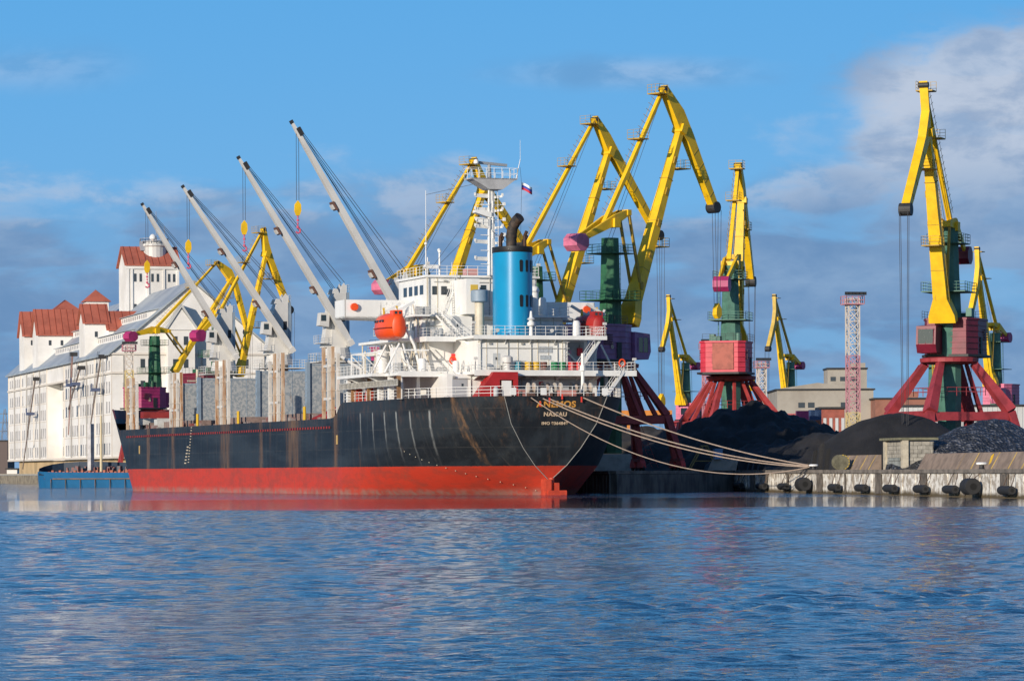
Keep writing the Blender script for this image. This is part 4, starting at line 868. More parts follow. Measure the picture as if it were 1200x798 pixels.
# forecastle
fc = MB(); U = [157, 160, 163, 166, 169, 171.5, 173.6]
vv = []
for sg in (-1, 1):
    for u in U:
        hb_ = half(u, 11); vv += [(sg * hb_, u, 10.9), (sg * (hb_ + .35), u + .2, 12.4)]
k = len(U); ff = []
for s_ in (0, 1):
    for i in range(k - 1): a = s_ * 2 * k + 2 * i; ff.append((a, a + 2, a + 3, a + 1))
ff.append((2 * k - 2, 4 * k - 2, 4 * k - 1, 2 * k - 1))
fcb = fc.pts(vv, ff).build('forecastle_bulwark', mat('bulwark_mix', (.12, .02, .025), .6), ship)
fm = MB(); fm.tube((-2, 163, 10), (-2, 163, 15), .3, .2, 8); fm.box(-9, -5, 158, 160, 10.5, 12.0); fm.box(-4, 1, 160, 162, 10.5, 12.6); fm.build('windlass', DKRED, ship)
wl = MB(); wl.box(-12.4, -6, 150.5, 154.5, 9.9, 10.9); wl.box(-11, -9, 141, 143, 9, 10.6); wl.build('white_locker', mat('cover_white', (.55, .55, .52), .6, var=.2), ship)
fm = MB(); fm.tube((0, 160, 10), (0, 160, 18.6), .28, .2, 8); fm.beam((-1.6, 160, 16.8), (1.6, 160, 16.8), .3, .2); fm.build('fore_mast', SWC, ship)

def ship_crane(uc, tip):
    vt, zt = tip; zb = 19.3; ya = -1.9
    c = MB(); c.prism([(-1.0, zb), (1.05, zb), (1.05, 26.6), (-.5, 26.6), (-1.0, 25.6)], -1.15, 1.15, lambda p, q, t: (p, uc + t, q))
    for y in (-1.1, .8):
        c.prism([(-.9, 26.5), (.1, 26.5), (-.1, 27.1), (-.6, 27.2)], y, y + .4, lambda p, q, t: (p, uc + t, q))
        c.prism([(.2, 26.5), (1.1, 26.5), (1.05, 27.5), (.75, 27.95), (.4, 27.4)], y, y + .3, lambda p, q, t: (p, uc + t, q))
    c.prism([(-.9, zb), (-.9, 25.4), (-1.3, 24.4), (-1.8, 21), (-2.1, zb)], -.9, .9, lambda p, q, t: (p, uc + t, q))
    c.tube((0, uc, 17.9), (0, uc, zb), 2.0, 1.7, 16)
    co_ = fixn(c.build('deck_crane', SGR, ship)); p = MB(); p.tube((0, uc, 8), (0, uc, 18.0), 1.35, 1.35, 18); p.build('crane_pedestal', SWC, co_, smooth=True)
    sdp = MB(); sdp.box(1.07, 1.5, uc - 1.1, uc + 1.1, zb, 26.7); sdp.build('shade_side_plate', SGB, co_)  # blue-grey colour paints the shaded starboard side of the tower
    MB().box(.35, .85, uc - 1.19, uc - 1.15, 22.8, 24.0).build('door', DRK, co_)
    MB().box(-3.2, 3.4, uc - 2.6, uc + 2.6, 17.3, 17.45).build('platform', SGR, co_); MB().box(-3.0, -1.6, uc - 1.6, uc + .6, 19.8, 19.9).build('platform', SGR, co_)
    MB().rail([(-3.2, uc - 2.6, 17.45), (3.4, uc - 2.6, 17.45), (3.4, uc + 2.6, 17.45), (-3.2, uc + 2.6, 17.45)], 1.1, 1.2, .035, 3, True).build('railing', SGR, co_)
    MB().rail([(-1.6, uc - 1.6, 19.9), (-3, uc - 1.6, 19.9), (-3, uc + .6, 19.9)], 1.0, .8, .03).build('railing', SGR, co_); MB().rail([(1.1, uc - 1.1, 26.7), (1.48, uc - 1.1, 26.7), (1.48, uc + 1.1, 26.7)], 1.0, .8, .03).build('railing', SGR, co_)
    cb = MB(); cb.prism([(-2.9, 22.2), (-1.6, 22.0), (-1.5, 23.9), (-2.7, 23.9)], -1.9, -.3, lambda p_, q, t: (p_, uc + t, q)); cbo = fixn(cb.build('operator_cab', SGR, co_))
    MB().box(-2.7, -2.0, uc - 1.93, uc - 1.9, 22.8, 23.6).build('cab_window', GLS, cbo)
    foot = Vector((1.3, uc + ya, 19.9)); tipv = Vector((vt, uc + ya, zt)); ax = (tipv - foot)
    j = MB(); m1 = foot + ax * .06
    j.beam(foot, m1, 1.3, .5, 1.2, .85); j.beam(m1, foot + ax * .55, 1.2, .85, 1.0, .76); j.beam(foot + ax * .55, foot + ax * .93, 1.0, .76, .7, .5); j.beam(foot + ax * .93, tipv, .6, .5, .4, .3)
    j.beam(foot - ax * .012, foot + ax * .015, 1.8, .7, 1.8, .7)
    nrm = Vector((ax.z, 0, -ax.x)).normalized()
    for t_ in (.30, .62): pnt = foot + ax * t_ - nrm * .7; j.beam(pnt - ax * .010, pnt + ax * .010, 1.0, .5)
    jo = fixn(j.build('jib', SGR, co_))
    pt = foot + ax * .955 + nrm * .3; sh = MB(); sh.beam(pt - ax * .02, pt + ax * .015, .7, .6); sh.beam(tipv - ax * .004, tipv + ax * .010, .42, .42); sh.build('sheave_block', DRK, co_)
    for t_ in (.30, .62):
        pnt = foot + ax * t_ - nrm * .62; MB().beam(pnt - ax * .018, pnt + ax * .02, 1.3, .28).build('jib_bracket', mat('bracket_rust', (.14, .07, .05), .7), co_)
    r_ = MB(); top = Vector((.9, uc, 28.0)); top2 = Vector((-.4, uc, 27.2)); j2 = foot + ax * .95 + nrm * .5
    for dy in (-.9, .7): r_.tube(top + Vector((0, dy, 0)), j2 + Vector((0, dy * .4, 0)), .045, .045, 4)
    for dy in (-.7, .8): r_.tube(top2 + Vector((0, dy, 0)), j2 + Vector((.1, dy * .3, -.3)), .045, .045, 4)
    r_.tube(top2, foot + ax * .86 + nrm * .5, .04, .04, 4)
    hk = foot + ax * .955; zh = 36.6 - (0 if uc < 70 else .6)
    if uc > 100: zh = 35.3
    if uc > 130: zh = 34.2
    xh = hk.x + .0
    for dx in (-.16, .16): r_.tube((hk.x + dx, hk.y, hk.z), (hk.x + dx, hk.y, zh), .035, .035, 4)
    r_.build('wire', ROPE, co_)
    k_ = MB(); k_.prism([(0, 0), (.38, -.5), (.42, -1.3), (.2, -1.9), (-.2, -1.9), (-.42, -1.3), (-.38, -.5)], -.2, .2, lambda p_, q, t: (xh + p_, hk.y + t, zh + q)); fixn(k_.build('hook_block', YEL, co_))
    k_ = MB(); 
    for i in range(4): k_.tube((xh, hk.y, zh - 1.9 - i * .42), (xh, hk.y, zh - 2.2 - i * .42), .16 if i % 2 else .1, .16 if i % 2 else .1, 6)
    k_.path([(xh, hk.y, zh - 3.4), (xh + .3, hk.y, zh - 3.6), (xh + .3, hk.y, zh - 3.95), (xh, hk.y, zh - 4.1), (xh - .25, hk.y, zh - 3.9)], .11, 6)
    k_.build('hook', mat('hook_pink', (.60, .10, .16), .5), co_)
ship_crane(58.0, (-14.3, 46.3)); ship_crane(85.0, (-13.9, 44.2)); ship_crane(113.5, (-14.3, 42.6)); ship_crane(144.0, (-12.8, 42.4))
# flag at a halyard above the funnel
fl = MB(); vs = []; fs = []
for i in range(9):
    for j in range(4):
        a = i / 8; vs.append((a * 1.35, .18 * math.sin(a * 7), -j * .28 - a * .5 + .1 * math.sin(a * 6)))
for i in range(8):
    for j in range(3): fs.append((i * 4 + j, i * 4 + j + 1, (i + 1) * 4 + j + 1, (i + 1) * 4 + j))
fme = fl.pts(vs, fs).build('flag', SWH)
fme.data.materials.append(mat('flag_blue', (.03, .06, .35), .8)); fme.data.materials.append(mat('flag_red', (.55, .03, .05), .8))
for k, p in enumerate(fme.data.polygons): p.material_index = k % 3
fme.location = S2W(4.3, 23, 36.6); fme.rotation_euler = (0, 0, TH); tag(fme, 'small white, blue and red striped flag flying right of the radar mast', 'flag')
hy = MB(); hy.tube((4.1, 22.95, 38.4), (4.3, 23, 36.4), .02, .02, 4); hy.tube((4.3, 23, 36.4), (4.6, 24.6, 26), .02, .02, 4); hy.build('signal_halyard', ROPE, ship)

# mooring ropes
BOL = Vector((33.6, 396.6, QZ))
def rope(name_label, a, b, sag, r=.075):
    a = Vector(a); b = Vector(b); ps = []
    for i in range(25):
        t = i / 24; p = a.lerp(b, t); p.z -= sag * 4 * t * (1 - t); ps.append(p)
    o = MB().path([tuple(p - a) for p in ps], r, 6).build('mooring_rope', MROPE); o.location = a
    tag(o, name_label, 'mooring rope', 'stern mooring ropes')
rope('upper mooring rope leaving the right side of the stern towards the white bollard', S2W(3.2, -.1, 10.8), BOL + Vector((0, 0, .55)), .9)
rope('mooring rope second from the top, leaving below the first letters of the stern', S2W(-.9, -.1, 10.7), BOL + Vector((-.1, 0, .45)), 1.3)
rope('mooring rope third from the top, close under its neighbour', S2W(-1.6, -.1, 10.7), BOL + Vector((.1, 0, .35)), 1.6)
rope('lowest thin mooring rope sagging along the dark quay to the bollard', S2W(-3.0, -.1, 10.8), BOL + Vector((0, .1, .3)), 3.6, .06)
cn = MB()
for x in (3.2, -.9, -1.6, -3.0): cn.tube((x, -.12, 10.75), (x, .1, 10.75), .28, .28, 10)
cn.build('fairlead', BLK, ship)

# ================================================================== PORTAL CRANES
def crane(loc, psi, P, cols, label, jmat=None, heavy=False, slim=1.0, rot=TH, scale=1.0, fine=True, num=None, drop=None, gear='hook', cabside=1):
    """P: (r,z) points of the boom plane, z above water; psi heading of the boom"""
    X, Y = loc; t = thing('portal_crane', label, 'harbour crane', (X, Y, QZ), 0.0, 'yellow portal cranes on the quays')
    ymat, gmat, rmat, hmat, cwm = cols; c, s = math.cos(psi), math.sin(psi)
    def L(r, w, z): return (c * r - s * w, s * r + c * w, z - QZ)
    sd_ = (-s, c, 0)
    cr, sr = math.cos(rot), math.sin(rot)
    def Q(a, b, z): return (cr * a - sr * b, sr * a + cr * b, z - QZ)       # portal axes: a across rails, b along rails
    ga, gb = 6.2, 6.9
    # portal
    for sa in (-1, 1):
        for sb_ in (-1, 1):
            lg = MB(); top = Q(sa * 2.2, sb_ * 2.0, 15.3); node = Q(sa * ga * .86, sb_ * gb * .80, 9.4)
            lg.beam(top, node, *((.8, .75, 1.5, 1.2) if heavy else (.6, .55, .95, .8)), side=Q(0, 1, QZ))
            if not heavy or (sa > 0 and sb_ > 0): lg.beam(Q(sa * 2.6, sb_ * .6, 15.2), Q(sa * ga * .86, sb_ * gb * .30, 9.2), .38, .38, .5, .5, side=Q(0, 1, QZ))
            if not heavy and fine: lg.beam(Q(sa * .6, sb_ * 2.6, 15.2), Q(sa * ga * .30, sb_ * gb * .80, 9.2), .34, .34, .45, .45, side=Q(0, 1, QZ))
            lg.prism([(-.2, .4), (.5, -.6), (1.1, -2.4), (.2, -2.6), (-1.5, -.4)], -.16, .16, lambda p_, q_, tt: (node[0] + sr * -sb_ * p_ * .5 + cr * (tt + sa * .2), node[1] + cr * sb_ * p_ * .5 + sr * tt, node[2] + q_ * .8))
            lg.beam(Q(sa * ga * .97, sb_ * (gb - .6), 5.6), Q(sa * ga * .97, sb_ * (gb + .4), 5.6), .3, .3)
            lg.beam(node, Q(sa * ga, sb_ * (gb - 1.3), 4.0), 1.0, .7, .5, .5, side=Q(1, 0, QZ)); lg.beam(node, Q(sa * ga, sb_ * (gb + .9), 4.0), 1.0, .7, .5, .5, side=Q(1, 0, QZ))
            lg.beam(Q(sa * ga, sb_ * (gb - 1.8), 3.95), Q(sa * ga, sb_ * (gb + 1.4), 3.95), .6, .4, side=Q(1, 0, QZ))
            lo = lg.build('portal_leg', rmat, t)
            bg_ = MB()
            for q in (-1.5, .9):
                y = sb_ * gb + q * sb_; bg_.prism([(y - .9, 3.0), (y + .9, 3.0), (y + .75, 3.6), (y + .3, 4.0), (y - .3, 4.0), (y - .75, 3.6)], -.3, .3, lambda p_, q_, tt: Q(sa * ga + tt, p_, q_))
            fixn(bg_.build('bogie', mat('bogie_red', (.70, .06, .05), .6, var=.35, scale=1.5), lo))
            wl_ = MB()
            for q in (-2.1, -1.0, .3, 1.5): y = sb_ * gb + q * sb_; wl_.tube(Q(sa * ga - .12, y, 2.98), Q(sa * ga + .12, y, 2.98), .34, .34, 12)
            wl_.build('wheel', DRK, lo)
    for sa in (-1, 1):
        b = MB(); b.beam(Q(sa * ga * .86, -gb * .8, 9.0), Q(sa * ga * .86, gb * .8, 9.0), .8, 1.1, side=Q(1, 0, QZ)); b.build('portal_beam', rmat, t)
        b = MB(); b.beam(Q(-ga * .86 + .4, sa * gb * .8, 8.9), Q(ga * .86 - .4, sa * gb * .8, 8.9), .7, 1.0, side=Q(0, 1, QZ)); b.build('portal_beam', rmat, t)
    rg = MB(); rg.lathe((0, 0, 15.2 - QZ), [(2.5, 0), (3.5, .25), (3.55, .7), (2.9, .85)], 24); rg.build('slewing_ring', rmat, t)
    if fine:
        pf = MB(); pf.ladder(Q(ga * .86 + .2, -1.0, 3.0), Q(ga * .5, 2.0, 11.4), .8, Q(1, 0, QZ)); pf.ladder(Q(-ga * .86, 5.4, 9.5), Q(-ga * .4, 2.5, 15.2), .7, Q(1, 0, QZ), .05)
        pf.rail([Q(-3.2, -3.2, 11.4), Q(3.2, -3.2, 11.4), Q(3.2, 3.2, 11.4), Q(-3.2, 3.2, 11.4)], 1.0, 1.2, .05, 2, True); pf.build('portal_stair', rmat, t)
    # tower
    tw = MB(); a8 = [(math.cos(R(22.5 + 45 * i)), math.sin(R(22.5 + 45 * i))) for i in range(8)]
    prof = [(1.45, 4.2 - QZ + .6), (1.45, 16 - QZ), (1.55, 20.8 - QZ), (1.3, 26 - QZ), (1.15, 31.6 - QZ)]
    vs = [(x * r, y * r, z) for r, z in prof for x, y in a8]; fs = [tuple(range(8))[::-1], tuple(range(32, 40))]
    for k in range(4):
        for i in range(8): j = (i + 1) % 8; fs.append((k * 8 + i, k * 8 + j, k * 8 + 8 + j, k * 8 + 8 + i))
    to = fixn(tw.pts(vs, fs).build('tower', gmat, t))
    tp_ = MB()
    for z, q in ((23.8, 2.7), (29.6, 2.1)):
        tp_.pts([L(-q, -q, z), L(q, -q, z), L(q, q, z), L(-q, q, z), L(-q, -q, z + .12), L(q, -q, z + .12), L(q, q, z + .12), L(-q, q, z + .12)], [(0, 3, 2, 1), (4, 5, 6, 7), (0, 1, 5, 4), (1, 2, 6, 5), (2, 3, 7, 6), (3, 0, 4, 7)])
        if fine: tp_.rail([L(-q, -q, z + .1), L(q, -q, z + .1), L(q, q, z + .1), L(-q, q, z + .1)], 1.1, 1.0, .04, 3, True)
    tp_.ladder(L(-.2, 1.75 * cabside, 20.8), L(-.2, 1.6 * cabside, 29.6), .5, (c, s, 0), .045); fixn(tp_.build('tower_platform', gmat, to))
    # machine house, polygonal, behind the tower
    poly = [(-6.4, -2.3), (-5.6, -3.2), (-1.0, -3.3), (1.2, -2.4), (1.2, 2.4), (-1.0, 3.3), (-5.6, 3.2), (-6.4, 2.3)]
    ho = MB(); ho.prism(poly, 16.4, 20.5, lambda p_, q_, tt: L(p_, q_, tt)); ho.prism([(p_ * 1.03, q_ * 1.04) for p_, q_ in poly], 20.5, 20.75, lambda p_, q_, tt: L(p_, q_, tt)); hob = fixn(ho.build('machine_house', hmat, t))
    hr = MB()
    for z in (17.1, 17.8, 18.5, 19.2, 19.9):
        for i in range(8):
            a = poly[i]; b = poly[(i + 1) % 8]; hr.beam(L(a[0] * 1.006, a[1] * 1.01, z), L(b[0] * 1.006, b[1] * 1.01, z), .06, .16, side=(0, 0, 1))
    hr.build('house_rib', hmat, hob)
    hd = MB(); hd.prism([(-.5, 16.5), (.35, 16.5), (.35, 18.5), (-.5, 18.5)], -3.42, -3.34, lambda p_, q_, tt: L(p_ - 2.2, tt, q_)); hd.prism([(-.5, 16.5), (.35, 16.5), (.35, 18.5), (-.5, 18.5)], 3.34, 3.42, lambda p_, q_, tt: L(p_ - 2.2, tt, q_)); fixn(hd.build('house_door', DRK, hob))
    if fine:
        hv_ = MB()
        for sg in (-1, 1):
            for i in range(5): hv_.prism([(-5.2, 18.2 + i * .28), (-3.6, 18.2 + i * .28), (-3.6, 18.34 + i * .28), (-5.2, 18.34 + i * .28)], sg * 3.36, sg * 3.46, lambda p_, q_, tt: L(p_, tt, q_))
        for i in range(5): hv_.prism([(-1.4, 17.6 + i * .28), (1.4, 17.6 + i * .28), (1.4, 17.74 + i * .28), (-1.4, 17.74 + i * .28)], -6.52, -6.44, lambda p_, q_, tt: L(tt, p_, q_))
        fixn(hv_.build('louvre', mat('louvre_dark', (.10, .03, .04), .6), hob))
        hh = MB(); hh.beam(L(-4.6, 1.2, 20.75), L(-3.2, 1.2, 20.75), 1.2, 1.5, side=sd_); hh.tube(L(-1.6, -1.4, 20.7), L(-1.6, -1.4, 22.0), .3, .3, 8); hh.beam(L(-.2, 2.2, 21.4), L(-.2, 2.9, 21.4), 1.0, 1.4, side=(0, 0, 1)); fixn(hh.build('roof_unit', gmat, hob))
    if cols[3] is HRED:
        MB().beam(L(-6.46, -.2, 18.6), L(-6.56, -.2, 18.6), 3.0, 3.7, side=sd_).build('rust_panel', HBRN, hob)
    dk = MB(); dk.prism([(p_ * 1.12, q_ * 1.12) for p_, q_ in poly], 16.1, 16.38, lambda p_, q_, tt: L(p_, q_, tt)); 
    if fine: dk.rail([L(-5.8, -3.6, 20.7), L(-1, -3.6, 20.7)], 1., 1.2, .035); dk.rail([L(-6.2, 2.8, 20.75), L(-6.2, -2.8, 20.75)], 1., 1.2, .035)
    fixn(dk.build('slewing_deck', DRK, t))
    cb = MB(); k = cabside
    cb.prism([(1.3, 16.5), (3.9, 16.5), (4.4, 17.5), (4.2, 19.7), (1.3, 19.9)], .5 * k, 2.9 * k, lambda p_, q_, tt: L(p_, tt, q_)); cbo = fixn(cb.build('operator_cab', hmat, t))
    gw = MB(); gw.prism([(1.9, 17.4), (3.8, 17.4), (3.8, 19.2), (1.9, 19.2)], 2.92 * k, 2.96 * k, lambda p_, q_, tt: L(p_, tt, q_)); fixn(gw.build('cab_window', GLS, cbo))
    gw = MB(); gw.prism([(.8, 17.6), (2.6, 17.6), (2.6, 19.3), (.8, 19.3)], 4.28, 4.46, lambda p_, q_, tt: L(tt, p_ * k, q_)); fixn(gw.build('cab_window', GLS, cbo))
    if fine:
        ml_ = MB()
        for p_ in (.8, 1.7, 2.6): ml_.beam(L(4.42, p_ * k, 17.5), L(4.30, p_ * k, 19.4), .1, .1)
        for z_ in (17.55, 18.3, 19.3): ml_.beam(L(4.40, .7 * k, z_), L(4.40, 2.7 * k, z_), .1, .1)
        for p_ in (1.9, 2.85, 3.8): ml_.beam(L(p_, 2.98 * k, 17.4), L(p_, 2.98 * k, 19.2), .1, .1)
        ml_.build('window_frame', hmat, cbo)
    # boom
    foot, head, rear, nose, front, cw, tie = (P[n] for n in ('foot', 'head', 'rear', 'nose', 'front', 'cw', 'tie'))
    F3, H3 = Vector(L(foot[0], 0, foot[1])), Vector(L(head[0], 0, head[1])); ax = H3 - F3
    bm_ = MB(); k_ = slim; bm_.beam(F3, F3 + ax * .04, 3.3 * k_, 1.2 * k_, 3.2 * k_, 1.3 * k_, side=sd_); bm_.beam(F3 + ax * .04, F3 + ax * .13, 3.2 * k_, 1.3 * k_, 1.7 * k_, 1.45 * k_, side=sd_); bm_.beam(F3 + ax * .13, F3 + ax * .45, 1.7 * k_, 1.45 * k_, 1.45 * k_, 1.3 * k_, side=sd_); bm_.beam(F3 + ax * .45, H3, 1.45 * k_, 1.3 * k_, .95 * k_, .7 * k_, side=sd_)
    bm_.beam(H3 - ax * .02, H3 + ax * .02, 1.7, 1.0, side=sd_)
    bo_ = bm_.build('boom', ymat, t)
    bd = MB()
    for tt in (.28, .52, .74): pnt = F3 + ax * tt; w_ = 1.8; MB().beam(pnt, pnt + ax * .003, (w_ - tt * .55) * slim, (1.58 - tt * .6) * slim, side=sd_).build('boom_band', OCH, bo_)
    bp = F3 + ax * .42
    fwd = Vector((c, s, 0))
    if fine:
        for tt in (.40, .80):
            bd = MB(); bp = F3 + ax * tt; bd.beam(bp + fwd * .6, bp + fwd * 2.9, 2.2, .12, side=sd_); q = Vector(sd_)
            bd.rail([bp + fwd * .9 + q * 1.1, bp + fwd * 2.9 + q * 1.1, bp + fwd * 2.9 - q * 1.1, bp + fwd * .9 - q * 1.1], 1.1, .9, .035); bd.build('boom_platform', OCH, bo_)
    if fine:
        la = MB(); q0 = Vector(sd_) * 1.05; la.ladder(F3 + ax * .06 + q0, F3 + ax * .92 + q0 * .72, .45, (c, s, 0), .035, .5); la.build('boom_ladder', OCH, bo_)
        e1 = MB()
        for fa in (.18, .34, .5, .66, .82):
            pnt = F3 + ax * fa + Vector(sd_) * (-.86 + fa * .3); e1.beam(pnt, pnt + ax * .035, .25, .45, side=sd_)
        e1.build('junction_box', OCH, bo_)
    # rocking jib
    rv, nv, hv = Vector((rear[0], 0, rear[1])), Vector((nose[0], 0, nose[1])), Vector((head[0], 0, head[1]))
    dn = (nv - rv).normalized(); nm = Vector((-dn.z, 0, dn.x));
    if nm.z < 0: nm = -nm
    pr_ = [rv - nm * .3 - dn * .3, rv + nm * .4 - dn * .3, hv + nm * 1.6 * slim - dn * 1.9, hv + nm * 1.5 * slim + dn * 1.6, nv + nm * .55, nv + nm * .3 + dn * .4, nv - nm * .4 + dn * .2, hv - nm * .0 + dn * 1.8, hv - nm * .45]
    jb = MB(); jb.prism([(p_.x, p_.z) for p_ in pr_], -.5, .5, lambda p_, q_, tt: L(p_, tt, q_)); jo = fixn(jb.build('rocking_jib', jmat or ymat, t))
    js = MB(); js.tube(L(nose[0], -.7, nose[1]), L(nose[0], .7, nose[1]), .75, .75, 16); js.tube(L(rear[0], -.6, rear[1]), L(rear[0], .6, rear[1]), .34, .34, 12); js.build('sheave', DRK, jo)
    jd = MB()
    for f_ in (.2, .4, .6, .8):
        a_ = pr_[3].lerp(pr_[4], f_); b_ = pr_[7].lerp(pr_[6], f_); jd.beam(L(a_.x, 0, a_.z), L(b_.x, 0, b_.z), 1.06, .08, side=sd_)
    jd.build('jib_band', OCH, jo)
    # tie with stairs of hoops
    T3, R3 = Vector(L(tie[0], 0, tie[1])), Vector(L(rear[0], 0, rear[1])); tx = R3 - T3
    ti = MB(); ti.beam(T3, R3, .62, .5, .5, .42, side=sd_); tio = ti.build('tie_strut', jmat or ymat, t)
    tr = MB(); back = -fwd * .75 + Vector((0, 0, .35)); q = Vector(sd_)
    for f_ in (.62, .96):
        pnt = T3 + tx * f_; tr.beam(pnt - fwd * 1.5, pnt + fwd * .3, 2.0, .15, side=sd_)
        if fine: tr.rail([pnt - fwd * 1.5 + q, pnt - fwd * 1.5 - q, pnt + fwd * .2 - q], 1.15, .8, .035)
    if fine:
        k_ = int(tx.length / .9)
        for i in range(2, k_):
            pnt = T3 + tx * (i / k_) + q * .4; tr.tube(pnt, pnt + back * 1.25, .03, .03, 4)
        tr.tube(T3 + tx * .06 + q * .4 + back * .7, T3 + tx * .95 + q * .4 + back * .7, .03, .03, 4)
    tr.build('tie_walkway', OCH, tio)
    # counterweight lever
    C3, N3 = Vector(L(cw[0], 0, cw[1])), Vector(L(front[0], 0, front[1])); pv = Vector(L(0, 0, max(31.2, (cw[1] + front[1]) / 2)))
    lv = MB()
    for w_ in (-.85, .85): lv.beam(C3 + q * w_ * .6, pv + q * w_ + Vector((0, 0, .9)), .3, .55, .35, 1.3, side=sd_); lv.beam(pv + q * w_ + Vector((0, 0, .9)), N3 + q * w_ * .8, .35, 1.3, .3, .75, side=sd_)
    lv.beam(pv - q * 1.3 + Vector((0, 0, .5)), pv + q * 1.3 + Vector((0, 0, .5)), 1.1, 1.1, side=fwd); lv.beam(N3 - q * 1.0, N3 + q * 1.0, .7, .7, side=fwd)
    lv.build('balance_lever', ymat, t)
    cwb = MB(); pc = [(1.25 * math.cos(R(22.5 + 45 * i)), 1.15 * math.sin(R(22.5 + 45 * i))) for i in range(8)]
    cwb.prism(pc, -1.1, 1.1, lambda p_, q_, tt: L(cw[0] + p_, tt, cw[1] - .2 + q_)); fixn(cwb.build('counterweight', cwm, t))
    rdm = MB(); bpnt = F3 + ax * .18
    for w_ in (-.8, .8): rdm.beam(N3 + q * w_, bpnt + q * w_, .3, .3, side=sd_)
    rdm.build('luffing_rod', OCH, t)
    hz = drop if drop is not None else 14.0
    rp = MB()
    for dx, dy in ((-.3, -.5), (.3, -.5), (-.3, .5), (.3, .5)): rp.tube(L(nose[0] + dx + .7, dy, nose[1] - .3), L(nose[0] + dx + .7, dy * .5, hz), .04 if fine else .05, .04, 4)
    for dy in (-.3, .3): rp.tube(L(rear[0], dy, rear[1] + .3), L(0, dy, 31.5), .035, .035, 4)
    rp.build('hoist_rope', ROPE, t)
    if hz > 5:
        hb2 = MB(); hb2.prism([(0, 1.2), (.5, .5), (.55, -.3), (.2, -.8), (-.2, -.8), (-.55, -.3), (-.5, .5)], -.35, .35, lambda p_, q_, tt: L(nose[0] + .7 + p_, tt, hz + q_ - 1)); fixn(hb2.build('hook_block', YEL, t))
    if num:
        nd = Vector(sd_) * -1; zt = text(num, 'house_number', 1.0, TXTW, hob, L(-3.6, -3.36, 18.0), (R(90), 0, psi)); 
    return t
D48 = R(48)
PB = dict(cw=(-6.4, 31.0), front=(2.7, 34.9), tie=(-1.1, 33.4), foot=(3.1, 20.8), head=(13.9, 46.1), rear=(10.6, 51.0), nose=(20.6, 36.5))
PC = dict(cw=(-5.7, 31.6), front=(2.1, 35.2), tie=(-1.6, 34.6), foot=(3.6, 21.6), head=(16.2, 48.9), rear=(13.2, 53.4), nose=(27.3, 37.3))
PA = dict(cw=(-6.4, 29.5), front=(2.0, 32.5), tie=(-1.6, 31.5), foot=(4.0, 20.8), head=(15.2, 44.3), rear=(13.2, 48.8), nose=(23.9, 37.0))
PD = dict(cw=(-6.0, 28.9), front=(2.6, 33.0), tie=(-1.0, 32.4), foot=(4.0, 20.8), head=(8.2, 41.4), rear=(6.0, 46.3), nose=(15.1, 30.1))
PG = dict(cw=(-6.1, 28.8), front=(2.5, 31.9), tie=(-.8, 32.2), foot=(2.6, 20.2), head=(9.8, 42.2), rear=(11.0, 47.6), nose=(19.0, 32.5))
PE = dict(cw=(-5.9, 31.0), front=(2.5, 33.4), tie=(-.8, 33.0), foot=(2.6, 20.3), head=(8.8, 43.0), rear=(9.8, 49.1), nose=(13.8, 34.8))
PK = dict(cw=(-4.6, 27.8), front=(2.0, 31.2), tie=(-.4, 31.0), foot=(4.4, 20.3), head=(10.7, 42.9), rear=(10.2, 47.5), nose=(15.9, 32.8))
PJ = dict(cw=(-6.1, 31.6), front=(3.2, 32.7), tie=(.2, 33.2), foot=(5.0, 24.2), head=(19.7, 44.1), rear=(16.1, 47.7), nose=(24.1, 33.0))
def XA(px, D): return (px - 600) * D / 4100.0
crane((12.35, 436), D48, PB, (YEL, GRN, OXR2, PUR, PNK), 'large yellow crane with purple house and red portal, directly right of the ship stern', num='6', drop=24, cabside=-1)
crane((XA(628, 496) + .0, 496), D48, PC, (YEL, GRN, OXR2, MAG, PNK), 'yellow crane behind the blue funnel, its boom rising right of the funnel', drop=13.8)
crane((XA(485, 510), 510), D48, PA, (YEL, GRN, OXR2, MAG, PNK), 'yellow crane behind the white bridge and radar mast of the ship', drop=20)
crane((XA(857, 496), 496), R(75), PD, (YEL, GRN2, OXR2, HRED, MAG), 'crane with bright red house and green tower rising over the black coal heap', drop=16)
crane((XA(1113, 420), 420), R(248), PG, (YEL, GRN2, OXR, CRM, CRM), 'tallest crane at the far right, crimson cab and red portal behind the coal', rot=TH, heavy=True, drop=4.5, cabside=-1)
crane((XA(804, 942), 942), R(240), PE, (YEL, GRN2, OXR, PNK, MAG), 'small distant yellow crane with pink house, left of the red-housed crane', fine=False, drop=12)
crane((XA(927, 942), 942), R(240), PE, (YEL, GRN2, OXR, MAG, MAG), 'small distant crane with faded ochre jib in front of the grey industrial building', jmat=YEL2, fine=False, drop=12)
crane((XA(1167, 747), 747), R(240), PE, (YEL, GRN2, OXR, PNK, MAG), 'smaller yellow crane with pink house at the right edge of the photo', fine=False, drop=12)
crane((XA(1094, 930), 930), R(275), PE, (YEL, GRN2, OXR, MAG, MAG), 'distant yellow crane seen through the red portal of the tallest crane', fine=False, drop=12)
crane((XA(257, 640), 640), R(40), PK, (YEL, GRN, OXR2, CRM, MAG), 'yellow crane on the left standing behind the hinged grey hatch covers', drop=19, slim=.74)
crane((XA(182, 741), 741), R(40), PJ, (YEL, GRN, OXR2, MAG, MAG), 'leftmost yellow crane, green tower and magenta house, before the warehouse gable', drop=19, num='8', slim=.74)

